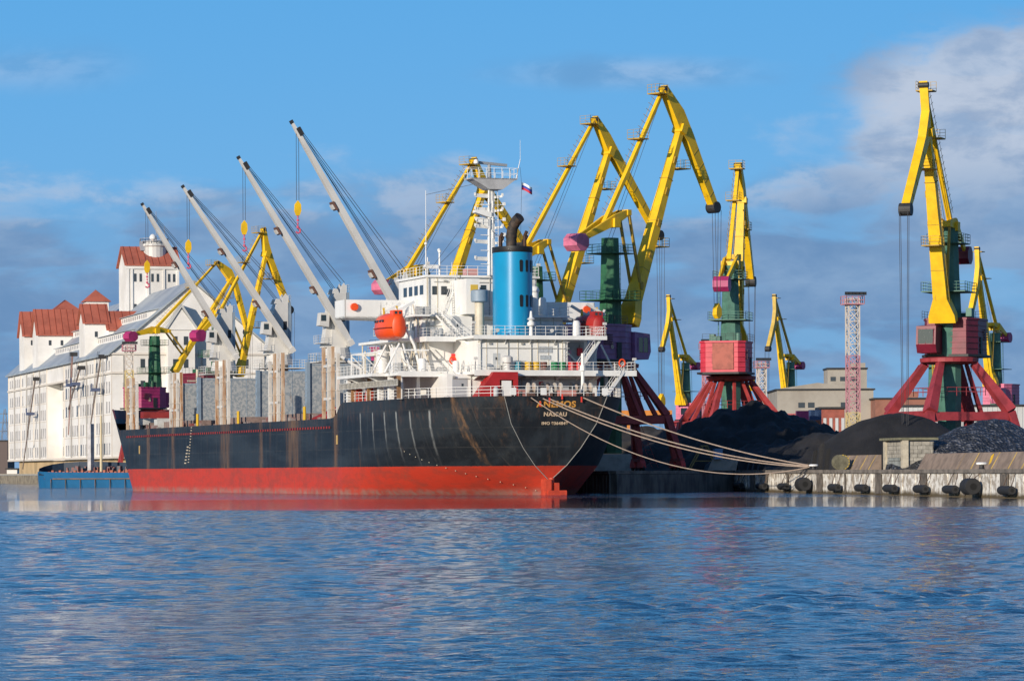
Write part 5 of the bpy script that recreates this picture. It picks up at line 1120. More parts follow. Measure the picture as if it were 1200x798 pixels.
# ================================================================== WAREHOUSE
WO = Vector((-87.9, 770, QZ)); WR_ = math.atan2(.9645, -.264) - R(90)    # local y runs along the long side
wt = thing('grain_warehouse', 'long white riverside warehouse with zinc roof and red-tiled lift towers', 'warehouse', WO, WR_)
EZ = 29.2 - QZ; RZ_ = 44.6 - QZ; Wd = 36.5; Ln = 182.0
wm = MB()
wm.box(0, Wd, 0, 75, 3.2, EZ); wm.box(0, Wd, 105, Ln, 3.2, EZ); wm.box(3.4, Wd, 75, 105, 3.2, 22.4); wm.box(0, Wd, 75, 105, 22.4, EZ)
wm.prism([(0, EZ), (Wd, EZ), (Wd / 2, RZ_)], 0, .6, lambda p, q, t: (p, t, q)); wm.prism([(0, EZ), (Wd, EZ), (Wd / 2, RZ_)], Ln - .6, Ln, lambda p, q, t: (p, t, q))
wallo = fixn(wm.build('wall', WALLW, wt))
bs = MB(); bs.box(1.0, Wd - 1, 1.0, Ln - 14, 0, 3.2); bs.build('base_storey', BASEY, wt)
co2 = MB()
for z in (EZ - .5, 21.9, 3.3): co2.box(-.35, 0, -.3, Ln, z, z + .45); co2.box(-.3, Wd, -.35, 0, z, z + .45)
for z in (8.3, 12.9, 17.4): co2.box(-.08, 0, 0, 75, z, z + .15); co2.box(-.08, 0, 105, Ln, z, z + .15)
for y in (0, 25, 50, 74.4, 105, 130, 155, 181): co2.box(-.18, 0, y, y + .6, 3.3, EZ)
co2.build('cornice', mat('cornice_stone', (.66, .60, .52), .85), wt)
rf = MB(); dz = .35; 
rf.pts([(-.8, -.6, EZ - .55), (Wd / 2, -.6, RZ_ + .15), (Wd / 2, Ln + .5, RZ_ + .15), (-.8, Ln + .5, EZ - .55), (-.8, -.6, EZ - .15), (Wd / 2, -.6, RZ_ + .6), (Wd / 2, Ln + .5, RZ_ + .6), (-.8, Ln + .5, EZ - .15)],
       [(0, 1, 2, 3), (4, 7, 6, 5), (0, 4, 5, 1), (3, 2, 6, 7), (0, 3, 7, 4), (1, 5, 6, 2)])
rf.pts([(Wd + .8, -.6, EZ - .55), (Wd / 2, -.6, RZ_ + .15), (Wd / 2, Ln + .5, RZ_ + .15), (Wd + .8, Ln + .5, EZ - .55), (Wd + .8, -.6, EZ - .15), (Wd / 2, -.6, RZ_ + .6), (Wd / 2, Ln + .5, RZ_ + .6), (Wd + .8, Ln + .5, EZ - .15)],
       [(0, 3, 2, 1), (4, 5, 6, 7), (0, 1, 5, 4), (3, 7, 6, 2), (0, 4, 7, 3), (1, 2, 6, 5)])
rfo = fixn(rf.build('roof', ZINC, wt))
# dormer strips: long low white window bands stepping up the roof
sl_ = (RZ_ - EZ) / (Wd / 2)
for (x, ya, yb) in ((4.2, 2, 42), (9.6, 3, 52), (4.2, 62, 112), (9.6, 70, 118), (4.2, 140, 178)):
    z = EZ + x * sl_; dm_ = MB(); dm_.prism([(x - 1.2, z - 1.0), (x - 1.2, z + 1.05), (x + 1.6, z + 1.75), (x + 1.9, z + 1.2)], ya, yb, lambda p, q, t: (p, t, q)); do = fixn(dm_.build('dormer', WALLW, wt))
    dr_ = MB(); dr_.prism([(x - 1.6, z + 1.06), (x - 1.6, z + 1.2), (x + 2.2, z + 2.1), (x + 2.2, z + 1.9)], ya - .4, yb + .4, lambda p, q, t: (p, t, q)); fixn(dr_.build('dormer_roof', ZINC, do))
    dw = MB(); y = ya + 1
    while y < yb - 2: dw.box(x - 1.24, x - 1.2, y, y + 1.5, z - .1, z + .75); y += 3.0
    dw.build('dormer_window', WINP, do)
# windows: a row per storey as parts (about a hundred shown largest), regular pairs
cnt = 0
for z0, hh in ((4.4, 2.3), (9.0, 2.3), (13.6, 2.3), (18.0, 2.3), (23.0, 1.9)):
    for bay, (ya, yb) in enumerate(((2, 24), (26.5, 49), (51.5, 73), (107, 129), (132, 154), (157, 179))):
        n_ = 6
        for i in range(n_):
            y = ya + (yb - ya) * (i + .5) / n_
            if rnd.random() < .04: continue
            m_ = MB(); m_.box(-.06, .05, y - .75, y - .1, z0, z0 + hh); m_.box(-.06, .05, y + .15, y + .8, z0, z0 + hh)
            m_.box(-.16, 0, y - .85, y + .9, z0 - .2, z0 - .05)
            if cnt < 84 or bay >= 3: pass
            cnt += 1
            if bay < 3 and z0 > 0: m_.build('window', WINP if rnd.random() > .12 else WIND, wallo)
            else: m_.build('window', WINP, wallo)
for z0 in (4.4, 9.0, 13.6, 18.0):
    MB().box(3.34, 3.45, 92, 95, z0, z0 + 2.3).build('window', WIND, wallo); MB().box(3.34, 3.45, 98, 101, z0, z0 + 2.3).build('window', WIND, wallo)
for z0 in (9.4, 13.9, 18.4, 23.2, 27.5):
    for x in (6.3, 8.0, 25.5, 29.5):
        if z0 > 27 and x in (6.3, 8.0): continue
        MB().box(x, x + 1.0, -.05, .05, z0, z0 + 2.0).build('window', WIND, wallo)
# stair bay on the gable
sbm = MB(); sbm.box(12.0, 18.0, -2.6, 0, 0, 31.5); sbm.prism([(11.6, 31.5), (18.4, 31.5), (15.0, 36.2)], -2.9, 0, lambda p, q, t: (p, t, q)); sbo = fixn(sbm.build('stair_bay', WALLW, wt))
gr_ = MB(); gr_.prism([(10.9, 31.2), (11.6, 31.4), (15, 36.5), (18.4, 31.4), (19.1, 31.2), (15, 37.3)], -3.2, 0, lambda p, q, t: (p, t, q)); fixn(gr_.build('bay_pediment', mat('pediment_grey', (.5, .5, .48), .8), sbo))
for z0 in (9.4, 13.9, 18.4, 23.2, 28.2):
    for x in (13.1, 15.5): MB().box(x, x + 1.0, -2.66, -2.6, z0, z0 + 1.9).build('window', WIND, sbo)
def tower(x0, x1, y0, y1, zb, ze, zr, name, axis='x', hip=False, ov=.6):
    tm = MB(); tm.box(x0, x1, y0, y1, zb, ze)
    if not hip and axis == 'x': tm.prism([(y0, ze), (y1, ze), ((y0 + y1) / 2, zr)], x0, x1, lambda p, q, t: (t, p, q))
    o = fixn(tm.build(name, WALLW, wt)); r_ = MB(); cx, cy = (x0 + x1) / 2, (y0 + y1) / 2
    if hip:
        k = min(x1 - x0, y1 - y0) / 2 * .95
        a = (cx - max(0, (x1 - x0) / 2 - k), cy - max(0, (y1 - y0) / 2 - k), zr); b = (cx + max(0, (x1 - x0) / 2 - k), cy + max(0, (y1 - y0) / 2 - k), zr)
        r_.pts([(x0 - ov, y0 - ov, ze), (x1 + ov, y0 - ov, ze), (x1 + ov, y1 + ov, ze), (x0 - ov, y1 + ov, ze), a, b], [(0, 3, 2, 1), (0, 1, 5, 4), (1, 2, 5), (2, 3, 4, 5), (3, 0, 4)])
    else:
        r_.prism([(y0 - ov, ze - .3), (cy, zr + .1), (y1 + ov, ze - .3), (y1 + ov, ze), (cy, zr + .5), (y0 - ov, ze)], x0 - ov, x1 + ov, lambda p, q, t: (t, p, q))
    fixn(r_.build('tiled_roof', TILE, o))
    sm = MB()
    if not hip:
        nn = int((x1 - x0) / 1.5)
        for i in range(nn + 1):
            x = x0 + (x1 - x0) * i / nn; sm.beam((x, y0 - ov, ze + .05), (x, cy, zr + .55), .1, .1, side=(1, 0, 0))
        sm.build('roof_seam', mat('seam_red', (.30, .06, .03), .8), o)
    return o
tower(-.1, 4.2, 148, 158, EZ, 36.0, 42.0, 'lift_tower')
tower(-.1, 11, 121, 131.5, EZ, 35.2, 41.4, 'lift_tower')
o3 = tower(-.1, 5.2, 40, 49, EZ, 34.8, 38.9, 'lift_tower'); tower(5.2, 12.5, 38.5, 47.5, EZ, 33.2, 37.2, 'lift_tower')
tower(5.5, 12.5, 133, 140, EZ, 41.6, 44.8, 'lift_tower', hip=True); tower(6, 11.4, 78.5, 84.5, EZ, 41.6, 44.6, 'lift_tower', hip=True)
ot = tower(12.6, 25.0, 58, 70, EZ, 49.4, 53.6, 'head_tower')
for x in (14.3, 15.6, 18.4, 19.7, 22.4, 23.6): 
    for z in (45.4, 38.2):
        if z > 40 or x < 16: MB().box(x, x + .55, 57.9, 58, z, z + 1.9).build('window', WIND, ot)
pb = MB()
for x in (12.6, 13.5, 17.4, 21.2, 24.6): pb.box(x, x + .5, 57.7, 58, EZ, 48.4)
pb.box(12.4, 25.2, 57.6, 58, 48.4, 49.2); pb.build('pilaster', WALLW, ot)
ob = MB(); ob.lathe((20.0, 63, 0), [(2.9, 51.0), (2.9, 53.9), (3.3, 54.1), (3.3, 54.6), (2.6, 54.7), (2.6, 55.4)], 20); obo = ob.build('lookout_drum', SGR, ot)
o2 = MB(); o2.rail([(20.0 + 3.4 * math.cos(R(a)), 63 + 3.4 * math.sin(R(a)), 54.6) for a in range(0, 360, 30)], 1.3, 1.5, .1, 2, True); o2.box(16.6, 18.6, 61.5, 64, 53.0, 55.2); o2.tube((20.5, 63, 55), (20.5, 63, 62.5), .1, .06, 5); o2.tube((22.5, 63, 55), (22.5, 63, 59), .08, .05, 5); o2.build('lookout_rail', mat('lookout_grey', (.30, .31, .34), .6), ot)
MB().lathe((19.2, 60, 56.0), [(.1, -.9), (.8, -.3), (.85, .2), (.5, .7), (.05, .9)], 12).build('radome', SWH, ot, smooth=True)
for (x, y, z) in ((1.6, 147.97, 33.5), (2.6, 120.97, 32.5), (5.6, 120.97, 32.5), (8.6, 120.97, 32.5), (2.2, 39.97, 31.5), (7.5, 38.47, 31.0)):
    MB().box(x, x + .7, y, y + .05, z, z + 1.3).build('window', WIND, wallo)
dp = MB()
for y in (12, 37, 62, 118, 143, 168): dp.tube((-.25, y, 3.4), (-.25, y, EZ - .6), .14, .14, 5)
for x in (2.5, 20, 34): dp.tube((x, -.3, 3.4), (x, -.3, EZ - .6), .13, .13, 5)
dp.build('downpipe', mat('pipe_zinc', (.38, .36, .33), .6), wt)
# loading spouts on the quay face
def spout(y, z0, z1, lean, m_, label, arm=6.0):
    p = WO + Matrix.Rotation(WR_, 3, 'Z') @ Vector((-1.6, y, 0)); t = thing('loading_spout', label, 'loading spout', p, WR_, 'slanting loading spouts on the warehouse front')
    b = MB(); b.tube((0, 0, z1), (-1.0, -lean, z0), .22, .14, 8); b.build('pipe', m_, t)
    b = MB(); zc = z0 + (z1 - z0) * .62; b.box(-1.4, .6, -lean * .38 - arm * .2, -lean * .38 + arm * .1, zc - .2, zc + .5); b.beam((-.4, -lean * .38 - arm * .2, zc), (-.4, -lean * .38 + arm * 1.3, zc + .1), .25, .2, side=(1, 0, 0)); b.rail([(-1.4, -lean * .38 - arm * .2, zc + .5), (-1.4, -lean * .38 + arm * .1, zc + .5)], 1, 1, .07, 2); b.build('winch_platform', mat('spout_blue', (.07, .09, .16), .6), t)
    b = MB(); b.box(-.5, 1.2, -.4, .4, z1 - .1, z1 + .8); b.build('spout_head', DRK, t)
    b = MB(); b.tube((-.6, .5, z1 + 1.5), (-.9, -lean * .38, zc), .05, .05, 4); b.tube((-.4, -.4, z1 + 1.5), (-.9, -lean, z0), .05, .05, 4); b.build('stay_wire', ROPE, t)
SPW = mat('spout_brown', (.24, .19, .17), .7, var=.4)
spout(116, 1.2, 23.5, -17, SPW, 'slanting pipe spout furthest left on the white facade')
spout(50, 9, 27.5, 0, mat('spout_rose', (.34, .20, .17), .7, var=.3), 'pinkish upright spout tube above the rear of the blue barge', arm=9)
spout(38, 15, 24, -12, SPW, 'short spout leaning right, just above the middle of the barge', arm=7)
spout(6, 7, 25.5, -13, SPW, 'slanting pipe spout nearest the gable corner of the warehouse')

# ================================================================== BARGE
BARGE_ = 1
bt = thing('river_barge', 'low blue river barge with rusty deck machinery, lying ahead of the ship', 'barge', (-88.5, 668, 0), R(-33))
n = 14; vs = []; fs = []
for k, (yy, wf) in enumerate([(-.2, .55), (1.2, .8), (3.2, .95), (6, 1.0), (44, 1.0), (46, .8)]):
    for sx_ in (-1, 1):
        for z, kz in ((-.5, .88), (1.5, .97), (2.9 if yy < 8 else 2.6, 1.03)): vs.append((yy, sx_ * 5.2 * wf * kz, z + (.1 if yy < 4 and z > 2 else 0)))
for k in range(5):
    for a in (0, 1): fs.append((k * 6 + a, k * 6 + a + 1, k * 6 + 7 + a, k * 6 + 6 + a)); fs.append((k * 6 + 3 + a, k * 6 + 9 + a, k * 6 + 10 + a, k * 6 + 4 + a))
fs += [(0, 3, 4, 1), (1, 4, 5, 2), (30, 31, 34, 33), (31, 32, 35, 34)]
bh = fixn(MB().pts(vs, fs).build('hull', BRG, bt))
bw = MB(); pp_ = [(34, 5.1), (20, 5.15), (8, 5.0), (4, 4.3), (1.2, 3.0), (-.1, 1.2), (-.4, -.8), (-.1, -2.6), (1.2, -4.2), (3.0, -4.9)]
hh_ = [1.6, 2.1, 2.5, 2.5, 2.3, 2.0, 1.6, 1.2, .8, .6]
for (a, b_, h0, h1) in zip(pp_[:-1], pp_[1:], hh_[:-1], hh_[1:]):
    n0_ = len(bw.v); bw.pts([(a[0], a[1], 2.3), (b_[0], b_[1], 2.3), (b_[0], b_[1], 2.4 + h1), (a[0], a[1], 2.4 + h0), (a[0] + .12, a[1] - .1, 2.3), (b_[0] + .12, b_[1] - .05, 2.3), (b_[0] + .12, b_[1] - .05, 2.4 + h1), (a[0] + .12, a[1] - .1, 2.4 + h0)], [(0, 1, 2, 3), (4, 7, 6, 5), (3, 2, 6, 7), (0, 4, 5, 1), (0, 3, 7, 4), (1, 5, 6, 2)])
fixn(bw.build('bulwark', mat('barge_bulwark', (.012, .03, .06), .6, var=.3), bt))
rbm = MB(); rbm.box(5.5, 44, -5.3, -5.2, 1.55, 1.75)
for i in range(11): rbm.box(5 + i * 3.6, 5.12 + i * 3.6, -5.3, -5.1, 0, 1.6)
rbm.build('rubbing_strake', mat('strake_rust', (.10, .09, .08), .7, col2=(.22, .12, .07), scale=.8), bt)
dk = MB(); dk.box(3, 44, -4.8, 4.8, 1.6, 1.9); dk.build('deck', DECKM, bt)
hc = MB()
for i in range(44): x = 4 + i * .9; hc.box(x, x + .55, -4.9, -4.6, 2.5, 3.0 + .25 * (i % 2))
hc.box(4, 43, -4.6, -4.4, 1.9, 2.9); hc.build('hatch_edge', mat('orange_edge', (.42, .13, .07), .7, var=.4, scale=1), bt)
cm = MB()
for i in range(46): x = rnd.uniform(3, 25); s_ = rnd.uniform(.2, .9); y = rnd.uniform(-3, 4); cm.box(x, x + s_, y, y + s_, 1.9, 3.1 + rnd.uniform(0, 1.1))
cm.build('deck_machinery', mat('machinery', (.10, .12, .13), .6, col2=(.30, .08, .06), scale=.8), bt)
ba = MB(); ba.tube((13, 0, 1.9), (13, 0, 13.5), .28, .2, 8); ba.tube((13, 0, 13.5), (13, 0, 24), .09, .05, 5); ba.build('mast', mat('mast_cream', (.6, .5, .32), .6), bt)
bb = MB(); bb.box(10.5, 11.3, -1, 0, 1.9, 12); 
bb.build('ladder_tower', mat('pale_tower', (.55, .53, .52), .7, var=.3), bt)
br_ = MB(); br_.box(24.5, 27, -3, 3, 1.9, 10.5); br_.prism([(23.5, 8.8), (28, 8.8), (29, 11), (24.5, 11.2)], -3.4, 3.4, lambda p, q, t: (p, t, q)); br_.box(30, 38, -3, 3, 1.9, 4.5); fixn(br_.build('stern_gantry', mat('gantry_maroon', (.30, .03, .035), .6, var=.3), bt))
MB().box(27.2, 37, -4.2, -3.1, 3.9, 4.6).build('white_roof', SWH, bt)
o = MB(); n = 12; vs = []; fs = []
for y, r in ((-2.3, .15), (-1.7, .7), (-.6, 1.0), (.8, 1.0), (1.8, .65), (2.3, .15)):
    for i in range(n): a = 2 * math.pi * i / n; vs.append((r * math.cos(a), r * math.sin(a), y))
for k in range(5):
    for i in range(n): j = (i + 1) % n; fs.append((k * n + i, k * n + j, (k + 1) * n + j, (k + 1) * n + i))
fs += [tuple(range(n))[::-1], tuple(range(5 * n, 6 * n))]
lbo = fixn(o.pts(vs, fs).build('hull', ORG, None, smooth=True)); tl = thing('lifeboat', 'orange free-fall lifeboat tilted on the red gantry of the barge', 'lifeboat', (-65.3, 650.6, 7.6)); lbo.parent = tl; tl.rotation_euler = (R(10), R(-18), 0)
MB().box(-.4, .4, -.95, .95, -2.0, -1.4).build('hatch', DRK, tl)

# ================================================================== COAL, YARD, FENDERS
def heap(cx, cy, rx, ry, hgt, m_, label, seed, lumps=.5, rot=0.0, top=1.0, skew=0.0, cat='coal heap'):
    r = random.Random(seed); n1_, n2_ = 40, 96; vs = []; fs = []
    ph_ = [r.uniform(0, 6.28) for _ in range(12)]
    from mathutils import noise as mn
    for i in range(n1_ + 1):
        t = i / n1_
        for j in range(n2_):
            a = 2 * math.pi * j / n2_
            rad = t * (1 + .10 * math.sin(2 * a + ph_[0]) + .07 * math.sin(3 * a + ph_[1]) + .04 * math.sin(7 * a + ph_[2]))
            x, y = rx * rad * math.cos(a), ry * rad * math.sin(a)
            z = hgt * max(0, (1 - t ** top)) ** 1.0
            z += (mn.noise(Vector((x * .25 + seed, y * .25, seed))) * 1.1 + mn.noise(Vector((x * .9, y * .9, seed))) * .35 + mn.noise(Vector((x * 2.7, y * 2.7, seed))) * .12 * lumps * 2) * lumps * (1 - t ** 6) * min(1, hgt / 3)
            vs.append((x + skew * z, y, max(z, -.1) if t < 1 else -.3))
    for i in range(n1_):
        for j in range(n2_):
            k = (j + 1) % n2_; fs.append((i * n2_ + j, (i + 1) * n2_ + j, (i + 1) * n2_ + k, i * n2_ + k))
    o = fixn(MB().pts(vs, fs).build('coal_heap', m_, None, smooth=False)); o.location = (cx, cy, QZ); o.rotation_euler = (0, 0, rot)
    tag(o, label, cat, 'coal heaps on the quay'); return o
def cone_heap(cones, m_, label, seed, D0, px0, slope=.62, amp=1.0, step=.45, cat='coal heap', flow=0.0):
    """heap dumped by grabs: several overlapping cones (x, y, peak height) with slumps and rills"""
    from mathutils import noise as mn
    cx, cy = XA(px0, D0), D0; C_ = [(XA(px, D) - cx, D - cy, CAMH + (550 - yt) * D / 4100 - QZ) for px, D, yt in cones]
    x0 = min(c[0] - c[2] / slope for c in C_) - 1; x1 = max(c[0] + c[2] / slope for c in C_) + 1
    y0 = min(c[1] - c[2] / slope for c in C_) - 1; y1 = max(c[1] + c[2] / slope for c in C_) + 1
    outv = set(); nx, ny = int((x1 - x0) / step), int((y1 - y0) / step); vs = []; fs = []
    for j in range(ny + 1):
        for i in range(nx + 1):
            x, y = x0 + (x1 - x0) * i / nx, y0 + (y1 - y0) * j / ny; z = -9
            wx = x + 1.6 * amp * mn.noise(Vector((x * .12, y * .12, seed))); wy = y + 1.6 * amp * mn.noise(Vector((x * .12, y * .12, seed + 7)))
            for a, b_, h_ in C_:
                d_ = math.hypot(wx - a, wy - b_); zz = h_ - slope * (math.sqrt(d_ * d_ + 1.6) - 1.0); z = zz if z < -8 else max(z, zz) + .55 * math.exp(-abs(z - zz) * 1.6)
            z += amp * (mn.noise(Vector((x * 2.4, y * 2.4, seed))) * .10 + mn.noise(Vector((x * .22, y * .22, seed))) * 1.1 + abs(mn.noise(Vector((x * .55, y * .3, seed + 3)))) * .9 + mn.noise(Vector((x * 1.3, y * 1.3, seed))) * .22)
            if z < .5: z = z * .55 + .2
            if cy + y < 446 and cx + x < 45.6 - .1378 * (cy + y - 311.6) + 2.6: z = min(z, -.6)
            if cy + y < 446 and cx + x < 45.6 - .1378 * (cy + y - 311.6) + 1.3: outv.add(len(vs))
            vs.append((x, y, z if 0 < i < nx and 0 < j < ny else min(z, -.6)))
    fs = [(j * (nx + 1) + i, j * (nx + 1) + i + 1, (j + 1) * (nx + 1) + i + 1, (j + 1) * (nx + 1) + i) for j in range(ny) for i in range(nx)]
    fs = [f for f in fs if not (set(f) & outv)]
    o = MB().pts(vs, fs).build('coal_heap', m_, None, smooth=False); o.location = (cx, cy, QZ)
    for p in o.data.polygons: p.use_smooth = True
    tag(o, label, cat, 'coal heaps on the quay'); return o
cone_heap([(822, 470, 492), (850, 472, 481), (876, 474, 474), (893, 473, 479), (920, 472, 487), (948, 468, 497)], COAL, 'largest craggy black coal heap directly below the red-housed crane', 3, 470, 880, .60, 1.25)
cone_heap([(880, 455, 526), (915, 452, 517), (948, 444, 512), (975, 440, 507)], COAL, 'low craggy black coal heap in front of the largest one, above the mooring ropes', 5, 440, 930, .5, 1.0)
cone_heap([(1012, 404, 496), (1035, 404, 487), (1058, 405, 484), (1078, 406, 491)], COAL, 'smooth black coal heap behind the little block hut', 11, 404, 1045, .66, .3)
cone_heap([(1128, 372, 503), (1146, 373, 497), (1166, 374, 495), (1182, 375, 499)], LUMP, 'grey glittering heap of lump coal at the right edge', 13, 373, 1155, .60, .35, .3)
cone_heap([(1215, 392, 503), (1240, 392, 500)], LUMP, 'darker lump coal heap cut off by the right edge of the photo', 17, 392, 1225, .6, .4)
cone_heap([(690, 500, 508), (720, 500, 500), (750, 505, 497), (780, 500, 502)], mat('dust_covered', (.045, .042, .038), .9, var=.4, scale=.3, bump=.6, bscale=1.5), 'dusty dark heap seen through the red portal beside the ship', 21, 500, 735, .55, .9)
# sheets leaning over the heap behind the portal
def leaning(name, label, cx, cy, w_, hgt, depth, m_, rot, taper=.8, cat='concrete wall', group=None, lines=()):
    t = thing(name, label, cat, (cx, cy, QZ), rot, group)
    b = MB(); b.pts([(-w_ / 2, 0, 0), (w_ / 2, 0, 0), (w_ / 2 * taper, depth, hgt), (-w_ / 2 * taper, depth, hgt), (-w_ / 2, .25, -.1), (w_ / 2, .25, -.1), (w_ / 2 * taper, depth + .25, hgt), (-w_ / 2 * taper, depth + .25, hgt)],
                    [(0, 1, 2, 3), (4, 7, 6, 5), (0, 4, 5, 1), (3, 2, 6, 7), (0, 3, 7, 4), (1, 5, 6, 2)]); fixn(b.build('slab', m_, t)); return t
leaning('concrete_slab', 'pale sloping concrete slab standing between the ship stern and the red portal', XA(722, 452), 452, 5.6, 2.2, 1.0, CONC, R(15), .8, 'concrete slab')
leaning('concrete_slab', 'brown sloping slab beside the blue bin below the coal', XA(845, 432), 432, 4.2, 1.4, .8, CONC, R(-40), .9, 'concrete slab')
# retaining slabs with yellow joints at the right
def quay_x(D): return 45.6 - .1378 * (D - 311.6)
dirq = Vector((-.1365, .9906, 0)); rotq = math.atan2(dirq.y, dirq.x) - R(90)
def qpt(D, inland): return (quay_x(D) + inland * .99, D + inland * .136, QZ)
RETM = mat('slab_brown', (.28, .21, .16), .85, var=.35, scale=.8)
seg = [(322, 342), (342.3, 366)]
for i, (a, b_) in enumerate(((312, 343), (343.3, 358.5), (378, 393))):
    p = qpt(a, 2.4); t = thing('retaining_wall', ['sloping brown slab wall with yellow joints, right of the block hut', 'short mottled slab wall touching the right side of the block hut', 'sloping slab wall left of the block hut'][i], 'retaining wall', p, rotq, 'sloping slab walls along the quay')
    L_ = b_ - a; w_ = MB(); k = 0; y = 0
    w_.prism([(0, 0), (.9, 1.62), (1.15, 1.62), (1.15, 0)], 0, L_, lambda p_, q_, tt: (p_, tt, q_)); fixn(w_.build('slab', RETM, t))
    ln_ = MB(); y = 1.2
    while y < L_ - .3:
        if i != 1: ln_.beam((-.02, y, 0.02), (.88, y, 1.6), .14, .05, side=(0, 1, 0))
        y += rnd.uniform(3.2, 8.0)
    if i != 1: ln_.build('yellow_joint', mat('joint_yellow', (.55, .38, .10), .7, var=.4, scale=2), t)
    if i == 0: MB().beam((.3, 20.4, .5), (.7, 20.9, 1.35), .55, .06, side=(0, 1, 0)).build('paint_splash', YEL, t)
# block hut
hp = qpt(366.5, 3.2); ht = thing('block_hut', 'small roofless-looking hut of pale concrete blocks with flat slab roof', 'hut', hp, rotq + R(0))
BLKM = mat('hut_block', (.40, .37, .31), .85, var=.4, scale=1.5)
def bricks(mb, a, b_, z0, z1, axis_x=True, th=.25):
    a = Vector(a); b_ = Vector(b_); L_ = (b_ - a).length; d_ = (b_ - a).normalized(); rows_ = int((z1 - z0) / .42)
    for r_ in range(rows_):
        x = -(.45 if r_ % 2 else 0)
        while x < L_:
            x0, x1 = max(0, x) + .02, min(L_, x + .9) - .02
            if x1 > x0 + .05: mb.beam(a + d_ * x0 + Vector((0, 0, z0 + r_ * .42 + .21)), a + d_ * x1 + Vector((0, 0, z0 + r_ * .42 + .21)), th + rnd.uniform(-.02, .02), .39, side=d_.cross(Vector((0, 0, 1))))
            x += .9
hbm = MB(); bricks(hbm, (0, 0, 0), (0, 7.5, 0), 0, 3.0); bricks(hbm, (0, 0, 0), (3.0, 0, 0), 0, 3.0); bricks(hbm, (3.0, 0, 0), (3.0, 7.5, 0), 0, 3.0); bricks(hbm, (0, 7.5, 0), (3, 7.5, 0), 0, 3.0); hbm.box(.1, 2.9, .1, 7.4, 0, 2.9)
fixn(hbm.build('block_wall', BLKM, ht))
hq = MB(); hq.box(-.35, .3, -.4, .35, 0, 3.1); hq.box(-.35, .15, 7.2, 8.0, 0, 3.1); hq.build('pillar', mat('pillar_pale', (.52, .46, .35), .85, var=.3, scale=1.5), ht)
MB().box(-.7, 3.5, -.5, 8.3, 3.1, 3.35).build('flat_roof', mat('roof_mossy', (.20, .19, .12), .9, var=.4, scale=1.5), ht)
dd = MB(); dd.box(-.2, -.13, .8, 6.8, .1, .9); dd.box(-.24, -.2, 1.2, 6.2, .95, 1.25); dd.build('low_board', mat('board_grey', (.30, .32, .30), .8, var=.4), ht)
# bollards
def bollard(D, label, inland=.3):
    b = MB(); b.lathe((0, 0, 0), [(.34, 0), (.24, .12), (.22, .38), (.3, .42)], 14); t = thing('bollard', label, 'bollard', qpt(D, inland), 0, 'white-topped bollards'); b.build('post', DRK, t)
    MB().lathe((0, 0, .42), [(.36, 0), (.42, .05), (.42, .18), (.3, .24)], 14, 1.25, .9).build('white_cap', SWH, t)
bollard(396.6, 'white-capped bollard where all the mooring ropes meet'); bollard(326.5, 'white-capped bollard above the large tyre near the right edge')
# fenders
nrmq = Vector((-.9906, -.1365, 0))
def fender(px, big, label):
    # position along the quay measured as distance D from the camera
    k = (px - 600) / 4100; D = (45.6 + .1378 * 311.6) / (k + .1378); base = Vector((quay_x(D), D, 0)) + nrmq * (1.0 if big else .62)
    zc = 1.02 if big else .72; t = thing('tyre_fender', label, 'tyre fender', (base.x, base.y, zc), rotq, 'rubber fenders hung on the quay')
    n_ = 20; rr_ = .78 if big else .40; hw = 1.15 if big else 1.9; b = MB(); prof = [(rr_ * .45, -hw), (rr_ * .9, -hw), (rr_, -hw * .85)] + [(rr_ * q, hw * (-.85 + 1.7 * i / 8)) for i, q in enumerate((1, 1, .96, 1, 1, .96, 1, 1, 1))] + [(rr_ * .9, hw), (rr_ * .45, hw), (rr_ * .42, hw * .9)]
    vs = [(r_ * math.cos(2 * math.pi * i / n_), y_, r_ * math.sin(2 * math.pi * i / n_)) for r_, y_ in prof for i in range(n_)]
    fs = [(k_ * n_ + i, k_ * n_ + (i + 1) % n_, (k_ + 1) * n_ + (i + 1) % n_, (k_ + 1) * n_ + i) for k_ in range(len(prof) - 1) for i in range(n_)]; fs.append(tuple(range(n_)))
    fixn(b.pts(vs, fs).build('tyre', RUB, t, smooth=True))
    c_ = MB(); top = 2.2 - zc
    for y_ in (-hw * .7, hw * .7): c_.path([(.1, y_, rr_ * .9), (.55, y_ + rnd.uniform(-.7, .7), top)], .045, 5)
    c_.build('chain', mat('chain_rust', (.08, .05, .035), .7), t)
    e_ = MB(); e_.tube((0, -hw - .02, 0), (0, -hw + .05, 0), rr_ * .42, rr_ * .42, 12)
    e_.build('bore_shade', mat('bore_black', (.006, .006, .006), .9), t)  # black disc paints the dark inside of the hollow fender end
fl_ = [(845, 0, 'rubber fender at the left end of the sunlit quay, half in shadow'), (871, 0, 'first cylinder fender left of the tyre stack nearest the ropes, far one'), (898, 0, 'cylinder fender second left of the big tyre below the rope bollard'), (924, 0, 'cylinder fender immediately left of the big tyre below the rope bollard'), (951, 1, 'big tyre fender below the rope bollard'),
       (984, 0, 'cylinder fender immediately right of the big tyre below the rope bollard'), (1016, 0, 'cylinder fender left of the one under the block hut'), (1050, 0, 'cylinder fender under the block hut'), (1086, 0, 'cylinder fender right of the block hut'), (1121, 0, 'cylinder fender immediately left of the big rightmost tyre'), (1149, 1, 'big tyre fender under the right-hand bollard'), (1187, 0, 'cylinder fender at the right edge of the photo')]
for px, big, lb in fl_: fender(px, big, lb)
